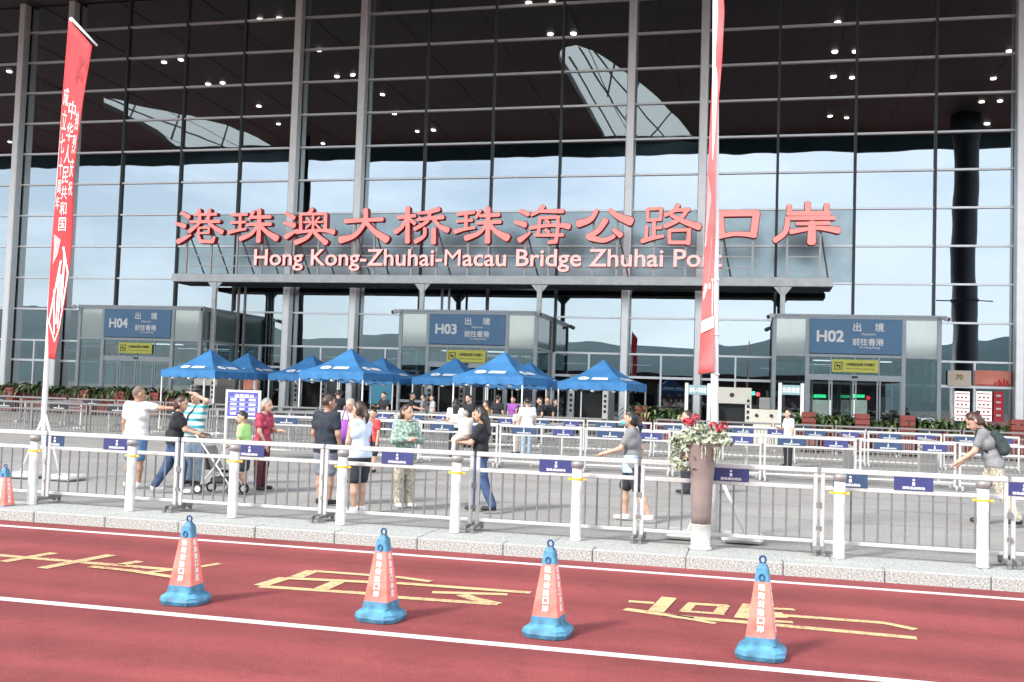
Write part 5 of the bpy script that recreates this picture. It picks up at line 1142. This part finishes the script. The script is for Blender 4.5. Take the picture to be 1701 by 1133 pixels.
    bo.data.clear_geometry(); bo.data.from_pydata(vv+[tuple(v) for v in fm.v], [], ff+[tuple(i+nb for i in f) for f in fm.f]); bo.data.polygons.foreach_set('use_smooth', [True]*len(bo.data.polygons)); bo.data.update(); bpy.data.meshes.remove(hm_)
    # face
    ey = MB()
    for s_ in (1, -1): ey = MB(); p = cp(HD((s_*.023, .0575, .927))); ey.sphere(tuple(p), .0075*H, 8, sz=.7); ey.build('eye', M['black'], bo, smooth=True)
    mo_ = MB(); mo_.path([cp(HD((-.018, .058, .884))), cp(HD((0, .063, .882))), cp(HD((.018, .058, .884)))], .0045*H, 5); mo_.build('mouth', LIP, bo, smooth=True)
    # clothes
    tp = torso(.014)
    sl = {'none': 0, 'short': .62, 'long': 1}[sleeve]
    for n in 'RL':
        a, e, w_ = J['sh'+n], J['el'+n], J['wr'+n]
        if sl: tp.append(c(a, a+(e-a)*min(1, sl*1.0), .032*B_, .031, .012))
        if sl == 1: tp.append(c(e, e+(w_-e)*.9, .029, .024, .010))
    hz = cp(V3(0, 0, hem))[2]; cl = [(V3(0, 0, hz), V3(0, 0, -1)), ]
    tp.append(c(V3(-.046, 0, hem-.03), V3(.046, 0, hem-.03), .066*B_, .066*B_, .014))
    nk = cp(T((0, 0, .845))); nd = (cp(T((0, .02, .90)))-cp(T((0, .0, .80)))); nd = nd/np.linalg.norm(nd); cl.append((nk, nd))
    sdf_mesh('shirt', tp, h, top, o, k=.03, clips=cl, wob=.0022)
    lw = [c(V3(-.048, 0, .520), V3(.048, 0, .520), .064*B_, .064*B_, .006)]
    for n in 'RL':
        a, kn, an = J['hp'+n], J['kn'+n], J['an'+n]
        if lowlen == 'long': lw += [c(a, kn, .058*B_, .045, .010), c(kn, an+V3(0, 0, .012), .043, .034, .010)]
        elif lowlen == 'shorts': lw += [c(a, a+(kn-a)*.88, .060*B_, .052, .012)]
        elif lowlen == 'brief': lw += [c(a, a+(kn-a)*.6, .060*B_, .056, .012)]
    zt_ = cp(V3(0, 0, .575))[2]
    sdf_mesh('trousers' if lowlen == 'long' else 'shorts', lw, h, low, o, k=.02, clips=[(V3(0, 0, zt_), V3(0, 0, 1))], wob=.0018)
    # shoes
    for n in 'RL':
        an, f_ = J['an'+n], J['fa'+n]
        sdf_mesh('shoe', [c(an-V3(0, 0, .012)-f_*.012, an+f_*.012-V3(0, 0, .016), .026, .027, .004), c(an-V3(0, 0, .026)-f_*.016, an+f_*.088-V3(0, 0, .026), .021, .021, .004)], h*.8, shoes or M['black'], o, k=.012, clips=[(V3(0, 0, max(.002, cp(an)[2]-.042*H)), V3(0, 0, -1)), (cp(an+V3(0, 0, .008)), V3(0, 0, 1))])
    # hair
    st, hc = hair; hm2 = HAIR[hc]; hp = [c(HD((0, -.010, .935)), HD((0, .000, .953)), .059, .054)]; clips = []
    fpt, fn_ = cp(HD((0, .050, .948))), cp(HD((0, 1, 1.15)))-cp(HD((0, 0, .945))); fn_ = fn_/np.linalg.norm(fn_); clips.append((fpt, fn_))
    if st == 'stubble': hp = [c(HD((0, -.008, .936)), HD((0, .000, .952)), .0565, .051)]
    if st in ('short', 'stubble'): bp_, bn = cp(HD((0, -.02, .900))), cp(HD((0, .10, -.2)))-cp(HD((0, 0, .9))); clips.append((bp_, bn/np.linalg.norm(bn)))
    if st in ('bob', 'long', 'pony'):
        hp += [c(HD((.040, -.018, .925)), HD((.044, -.020, .885)), .026, .020), c(HD((-.040, -.018, .925)), HD((-.044, -.020, .885)), .026, .020), c(HD((0, -.036, .93)), HD((0, -.042, .88)), .038, .032)]
    if st == 'long': hp += [c(HD((-.028, -.048, .88)), HD((-.030, -.060, .74)), .030, .022), c(HD((.028, -.048, .88)), HD((.030, -.060, .74)), .030, .022), c(HD((0, -.05, .88)), HD((0, -.065, .73)), .030, .022)]
    if st == 'pony': hp += [c(HD((0, -.065, .935)), HD((0, -.090, .86)), .018, .022), c(HD((0, -.090, .86)), HD((0, -.085, .80)), .022, .010)]
    if st in ('bob', 'long', 'pony'): clips = [(cp(HD((0, .042, .95))), fn_)]
    sdf_mesh('hair', hp, h*.85, hm2, o, k=.014, clips=clips, wob=.002)
    return o, J, cp, HD, T
LIP = mat('lips', (.36, .13, .11), .5)
C = dict(white=cloth('tee_white', (.74, .74, .72), .06), black=cloth('tee_black', (.016, .017, .022), .3), navy=cloth('tee_navy', (.020, .026, .040), .3), jeans=cloth('jeans_blue', (.050, .090, .185), .45, 9, col2=(.020, .036, .085)), pale_jeans=cloth('jeans_pale', (.30, .38, .46), .25), green=cloth('tee_green', (.42, .72, .25), .12),
         maroon=cloth('trousers_maroon', (.10, .018, .028), .4), grey=cloth('tee_grey', (.22, .22, .225), .2), sky=cloth('top_pale_blue', (.56, .66, .78), .12), dark=cloth('shorts_dark', (.030, .034, .045), .3), beige=cloth('trousers_pattern', (.46, .42, .33), .6, 30, col2=(.16, .14, .10)), red=cloth('tee_red', (.60, .06, .06), .2),
         printg=cloth('blouse_green_print', (.36, .46, .38), .5, 26, col2=(.035, .10, .075)), printr=cloth('blouse_red_print', (.50, .05, .10), .5, 20, col2=(.07, .015, .025)), purple=cloth('bag_purple', (.26, .07, .36), .2), blueshort=cloth('shorts_blue', (.10, .22, .42), .2), greyshort=cloth('shorts_grey', (.20, .22, .26), .35, 20), cream=cloth('baby_cream', (.74, .66, .58), .1), pgrey=cloth('cardigan_grey', (.40, .40, .40), .15), teal=cloth('mask_teal', (.08, .42, .50), .1), orange=cloth('tee_orange', (.62, .36, .16), .2))
def stripes():
    m = bpy.data.materials.new('tee_striped'); m.use_nodes = True; t = m.node_tree; p = t.nodes['Principled BSDF']; p.inputs['Roughness'].default_value = .85
    co = t.nodes.new('ShaderNodeTexCoord'); wv = t.nodes.new('ShaderNodeTexWave'); wv.bands_direction = 'Z'; wv.inputs['Scale'].default_value = 2.6; wv.inputs['Distortion'].default_value = .6
    r = t.nodes.new('ShaderNodeValToRGB'); r.color_ramp.interpolation = 'CONSTANT'; r.color_ramp.elements[0].color = (.70, .72, .70, 1); r.color_ramp.elements[1].position = .62; r.color_ramp.elements[1].color = (.06, .34, .40, 1)
    t.links.new(co.outputs['Object'], wv.inputs[0]); t.links.new(wv.outputs[0], r.inputs[0]); t.links.new(r.outputs[0], p.inputs['Base Color']); return m
C['stripe'] = stripes()
WS = M['poster_white']
walkL = {'R': ((.03, .42, -1), (0, -.05, -1)), 'L': ((-.03, -.25, -1), (0, -.55, -1))}
walkR = {'L': ((-.03, .42, -1), (0, -.05, -1)), 'R': ((.03, -.25, -1), (0, -.55, -1))}
def strap(o, pts, m, r=.016): return MB().path(pts, r, 5).build('strap', m, o, smooth=True)
# ---- the group at the left with a pushchair
o, J, cp, HD, T = person('person in a white t-shirt with shaved head pointing to the right, seen from behind', 222, 800, 15.6, 1.72, -8, C['white'], C['blueshort'], {'R': ((1, .25, -.10), (1, .3, .02)), 'L': ((-.22, -.05, -1), (-.05, .15, -1))}, {'L': ((-.10, .04, -1), (-.02, -.04, -1))}, ('stubble', 'stubble'), 0, (-25, 0), M['poster_white'], 'b', .014, 'short', .49, 'shorts', 1.22)
o, J, cp, HD, T = person('person with auburn bob in black t-shirt and jeans holding the pushchair handle', 286, 810, 15.2, 1.62, -62, C['black'], C['jeans'], {'R': ((.10, .55, -1), (-.05, 1, -.30)), 'L': ((-.1, .6, -1), (.1, 1, -.25))}, walkL, ('bob', 'auburn'), 6, (-10, 0), M['poster_white'], 'a', .014, 'short', .51, 'long', 1.08, fem=1)
strap(o, [cp(T((.085, .06, .80))), cp(T((.03, -.075, .72))), cp(T((-.09, -.08, .60)))], M['grey'], .018); MB().cbox(-.36, -.20, -.17, -.05, .80, 1.02, .03).build('sling_bag', M['dark'], o)
o, J, cp, HD, T = person('person in a white and teal striped t-shirt shading the eyes with one arm', 320, 810, 16.6, 1.70, 165, C['stripe'], C['pale_jeans'], {'L': ((-.75, .55, .45), (.95, .35, .42)), 'R': ((.2, .1, -1), (.0, .5, -1))}, None, ('short', 'black'), 0, (10, 0), M['black'], 'a', .014, 'short', .50, 'long', 1.05)
strap(o, [cp(T((-.06, .07, .82))), cp(T((.03, .085, .72))), cp(T((.09, .06, .58)))], M['black'], .014)
MB().lathe([(.006, 0), (.098, .012), (.10, .05), (.07, .09), (.02, .105)], 16).build('cap', M['black'], o, tuple(cp(HD((0, .0, .962)))), smooth=True)
person('child in a bright green t-shirt with dark hair standing by the pushchair', 403, 810, 15.8, 1.36, 100, C['green'], C['dark'], {'R': ((.1, .25, -1), (-.1, 1, -.5)), 'L': ((-.15, .1, -1), (0, .4, -1))}, None, ('short', 'black'), 5, (20, 0), M['poster_white'], 'a', .013, 'short', .48, 'shorts', 1.05)
person('person in a red patterned blouse and maroon trousers beside the child in green', 432, 812, 16.4, 1.58, -95, C['printr'], C['maroon'], {'R': ((.12, .12, -1), (-.1, .5, -1)), 'L': ((-.12, .2, -1), (.5, 1, .05))}, None, ('bob', 'grey'), 4, (0, 0), M['black'], 'a', .015, 'short', .47, 'long', 1.05, fem=1)
# pushchair
p = F(368, 800, 15.4); st_ = thing('pushchair', 'folding pushchair with black and white seat between two adults and the child', 'pushchair', (p.x, 15.4, 0), R(0))
fr_ = MB()
for s_ in (-.2, .2):
    fr_.path([(-.46, s_, 1.00), (-.38, s_, .95), (.12, s_, .34), (.30, s_, .10)], .014, 6); fr_.path([(-.30, s_, .10), (-.02, s_, .46), (.10, s_, .66)], .013, 6)
fr_.tube((-.46, -.2, 1.0), (-.46, .2, 1.0), .018, n=6).tube((.05, -.2, .42), (.05, .2, .42), .012, n=6); fr_.build('frame', M['white_metal'], st_, smooth=True)
q = MB(); q.add([(.22, -.19, .42), (.22, .19, .42), (-.08, .19, .38), (-.08, -.19, .38), (-.24, .19, .78), (-.24, -.19, .78), (-.20, .19, .40), (-.20, -.19, .40), (.2, -.19, .36), (.2, .19, .36)], [(0, 1, 2, 3), (3, 2, 4, 5), (8, 9, 1, 0), (5, 4, 6, 7), (7, 6, 9, 8)]); q.build('seat', C['grey'], st_)
cn = MB(); pts = [(-.22+.26*math.cos(a), .0, .78+.22*math.sin(a)) for a in [math.pi*.95-k*math.pi*.12 for k in range(6)]]
cn.add([(x, -.2, z) for x, _, z in pts]+[(x, .2, z) for x, _, z in pts], [(k, k+1, 7+k, 6+k) for k in range(5)]); cn.build('hood', mat('hood_zigzag', (.70, .70, .68), .8, 0, .9, 16, col2=(.04, .04, .045)), st_)
for x in (-.30, .30):
    for s_ in (-.21, .21):
        wq = MB().tube((x, s_-.02, .085), (x, s_+.02, .085), .085, n=16).build('wheel', M['tyre'], st_); MB().tube((x, s_-.022, .085), (x, s_+.022, .085), .05, n=12).build('rim', M['poster_white'], wq)
MB().cbox(-.14, .18, -.15, .15, .18, .28, .03).build('basket', M['dark'], st_)
# ---- the middle group
o, J, cp, HD, T = person('person with a broad back in a black t-shirt and grey shorts, seen from behind', 538, 830, 14.9, 1.70, -20, C['navy'], C['greyshort'], {'R': ((.22, .0, -1), (-.05, .35, -1)), 'L': ((-.24, -.05, -1), (.05, .35, -1))}, None, ('short', 'brown'), 0, (-20, 0), M['black'], 'b', .014, 'short', .47, 'shorts', 1.22)
o, J, cp, HD, T = person('person with tied dark hair in a pale blue top and dark shorts', 594, 840, 14.2, 1.62, 62, C['sky'], C['dark'], {'L': ((-.12, .1, -1), (.05, .35, -1)), 'R': ((.14, .25, -1), (-.1, .7, -1))}, {'L': ((-.03, -.05, -1), (0, -.02, -1)), 'R': ((.04, .12, -1), (0, -.08, -1))}, ('pony', 'brown'), 3, (10, 0), M['poster_white'], 'a', .014, 'none', .49, 'shorts', 1.08, fem=1)
strap(o, [cp(T((.05, .06, .80))), cp(T((.08, -.0, .83))), cp(T((.07, -.065, .72))), cp(T((.10, -.06, .56)))], M['dark'], .016)
person('person in a grey hat and pale top standing behind the pale blue top', 578, 790, 18.6, 1.60, 170, C['pgrey'], C['dark'], {'R': ((.2, .3, -1), (-.3, 1, .2))}, None, ('bob', 'grey'), 0, (0, 0), M['black'], 'a', .018, 'short', .48, 'long', 1.05, fem=1)
bg_ = thing('shoulder_bag', 'bright purple cloth bag carried by the person in the grey hat', 'bag', (F(574, 690, 18.3).x, 18.3, 1.0)); b_ = MB(); b_.lathe([(.02, -.22), (.13, -.2), (.17, -.05), (.14, .1), (.05, .2)], 12); b_.path([(-.08, 0, .15), (-.02, .05, .45), (.08, 0, .15)], .012, 5); b_.build('bag_body', C['purple'], bg_, smooth=True)
person('child in a red t-shirt behind the group around the man in black', 618, 760, 21, 1.36, 150, C['red'], C['dark'], None, None, ('short', 'black'), 0, (15, 0), M['black'], 'a', .018, 'short', .48, 'shorts')
person('person in a green printed blouse and patterned trousers with folded arms', 670, 820, 15.2, 1.58, -130, C['printg'], C['beige'], {'R': ((.35, .25, -1), (-1, .55, .12)), 'L': ((-.35, .25, -1), (1, .6, .05))}, None, ('bob', 'auburn'), 0, (25, 0), M['poster_white'], 'a', .014, 'long', .46, 'long', 1.12, fem=1)
o, J, cp, HD, T = person('person with long black hair in black t-shirt and jeans carrying a baby', 796, 826, 15.2, 1.60, 92, C['black'], C['jeans'], {'R': ((.12, .45, -1), (-.35, 1, .18)), 'L': ((-.12, .5, -1), (.3, 1, .05))}, {'R': ((.03, .22, -1), (0, -.02, -1)), 'L': ((-.03, -.22, -1), (0, -.42, -1))}, ('long', 'black'), 0, (0, 0), M['black'], 'a', .014, 'short', .51, 'long', 1.0, nod=8, fem=1)
bp_ = F(772, 712, 15.15)
o, J, cp, HD, T = person('baby in cream clothes held in the arms of the person with long hair', 773, 712, 15.05, .74, 60, C['cream'], C['cream'], {'R': ((.3, 1, -.1), (.1, 1, .1)), 'L': ((-.3, 1, -.2), (0, 1, -.1))}, {'R': ((.2, .8, -.6), (0, .1, -1)), 'L': ((-.2, .9, -.5), (0, .1, -1))}, ('short', 'grey'), 0, (0, 0), M['poster_white'], 'a', .011, 'long', .50, 'long', 1.5)
o.location.z = .86; o['category'] = 'baby'
o, J, cp, HD, T = person('person in grey t-shirt, dark shorts and white sneakers walking left', 1050, 820, 15.2, 1.64, 88, C['grey'], C['dark'], {'R': ((.16, -.45, -1), (0, -.02, -1)), 'L': ((-.1, .55, -1), (.0, 1, -.35))}, {'R': ((.03, .34, -1), (0, -.05, -1)), 'L': ((-.03, -.30, -1), (0, -.45, -1))}, ('pony', 'black'), 4, (5, 0), M['poster_white'], 'a', .014, 'short', .48, 'shorts', 1.08, fem=1)
MB().sphere(tuple(cp(HD((0, .047, .888)))), .060, 10, sz=.8).build('face_mask', C['teal'], o, smooth=True)
sdf_mesh('apron', [(cp(V3(-.05, .02, .50)), cp(V3(.05, .02, .50)), .118, .118), (cp(V3(-.045, .01, .58)), cp(V3(.045, .01, .58)), .112, .112), (cp(V3(-.05, .01, .45)), cp(V3(.05, .01, .45)), .122, .122)], .014, cloth('apron_pale_blue', (.40, .52, .64), .3, 18), o, k=.03, clips=[(cp(V3(0, 0, .44)), V3(0, 0, -1)), (cp(V3(0, 0, .60)), V3(0, 0, 1))], wob=.003)
o, J, cp, HD, T = person('person in a grey top with a dark backpack leaning left at the right edge', 1652, 840, 17.6, 1.86, 80, C['grey'], C['beige'], {'R': ((.15, .35, -1), (.0, .8, -.8)), 'L': ((-.1, .4, -1), (.0, .9, -.7))}, walkL, ('bob', 'auburn'), 22, (5, 0), M['black'], 'a', .014, 'short', .50, 'long', 1.05, nod=15, fem=1)
a_, b2 = cp(T((-.055, -.115, .63))), cp(T((-.055, -.115, .76))); sdf_mesh('backpack', [(cp(T((-.045, -.105, .61))), cp(T((-.04, -.095, .76))), .085, .07), (cp(T((.045, -.105, .61))), cp(T((.04, -.095, .76))), .085, .07), (cp(T((0, -.125, .62))), cp(T((0, -.12, .69))), .075, .07)], .016, cloth('backpack_dark', (.03, .045, .045), .4), o, k=.06)
for s_ in (-1, 1): strap(o, [cp(T((s_*.06, -.06, .82))), cp(T((s_*.075, .02, .855))), cp(T((s_*.075, .075, .76))), cp(T((s_*.09, .02, .64)))], M['black'], .018)
person('person with long dark hair in a white top beside the right gate frame', 1309, 760, 30, 1.60, 120, C['white'], C['black'], {'R': ((.2, .2, -1), (-.4, 1, .2))}, None, ('long', 'black'), 0, (0, 0), M['black'], 'a', .022, 'short', .50, 'long', fem=1)
person('person with long brown hair in grey partly hidden by the flower planter', 1140, 780, 20, 1.58, 110, C['pgrey'], C['dark'], None, None, ('long', 'brown'), 0, (0, 0), M['black'], 'a', .020, 'short', .50, 'long', fem=1)
person('person in dark clothes before the red and white panels at the right', 1624, 690, 46, 1.70, 70, C['black'], C['dark'], None, None, ('short', 'black'), 0, (0, 0), M['black'], 'a', .028)
# ---- people waiting under the tents
for px, Y, H, fc, tp_, lw, hr_, lab, arm in ((561, 34, 1.70, 20, 'black', 'dark', ('short', 'black'), 'person in black with back turned right of the man in black', None), (637, 37, 1.66, 150, 'black', 'dark', ('short', 'black'), 'person in black standing before the bright blue poster', {'R': ((.2, .5, -1), (-.3, 1, .2))}),
  (683, 38, 1.68, -80, 'black', 'dark', ('short', 'black'), 'person in black leaning on the counter under the second front tent', {'R': ((.2, .6, -1), (0, 1, -.2)), 'L': ((-.2, .6, -1), (0, 1, -.2))}), (703, 40, 1.64, 90, 'grey', 'dark', ('short', 'black'), 'person in grey between the white tent legs behind the folded arms', None),
  (718, 40, 1.60, 120, 'pgrey', 'black', ('bob', 'black'), 'person in a pale top under the tent by the yellow notice', None), (757, 27, 1.60, 10, 'white', 'dark', ('long', 'black'), 'person with long black hair and white top seen from behind left of the baby', None),
  (778, 32, 1.70, 150, 'black', 'dark', ('short', 'black'), 'person in black with short hair above the baby', {'R': ((.2, .4, -1), (-.4, 1, .5))}), (808, 33, 1.52, 100, 'orange', 'dark', ('short', 'black'), 'person in an orange shirt right behind the long haired person', None),
  (826, 36, 1.72, -20, 'black', 'black', ('short', 'black'), 'tall person in black under the third front tent', None), (852, 38, 1.66, 160, 'purple', 'dark', ('short', 'black'), 'person in a purple shirt under the third front tent', None),
  (861, 30, 1.40, 60, 'cream', 'cream', ('bob', 'brown'), 'child in cream next to the person in the white shirt', None), (876, 29, 1.68, 25, 'white', 'pale_jeans', ('short', 'black'), 'person in a white shirt with back turned under the third front tent', None),
  (897, 37, 1.68, 120, 'black', 'dark', ('short', 'black'), 'leftmost of three people in black right of the white shirt', None), (909, 37.5, 1.70, 170, 'black', 'dark', ('short', 'black'), 'middle of three people in black right of the white shirt', {'R': ((.2, .4, -1), (-.4, 1, .3))}), (920, 38, 1.62, -100, 'black', 'dark', ('bob', 'black'), 'rightmost of three people in black right of the white shirt', None)):
    person(lab, px, 690, Y, H, fc, C[tp_], C[lw], arm, None, hr_, 0, (0, 0), M['black'], 'a', .026, 'short', .50, 'long')
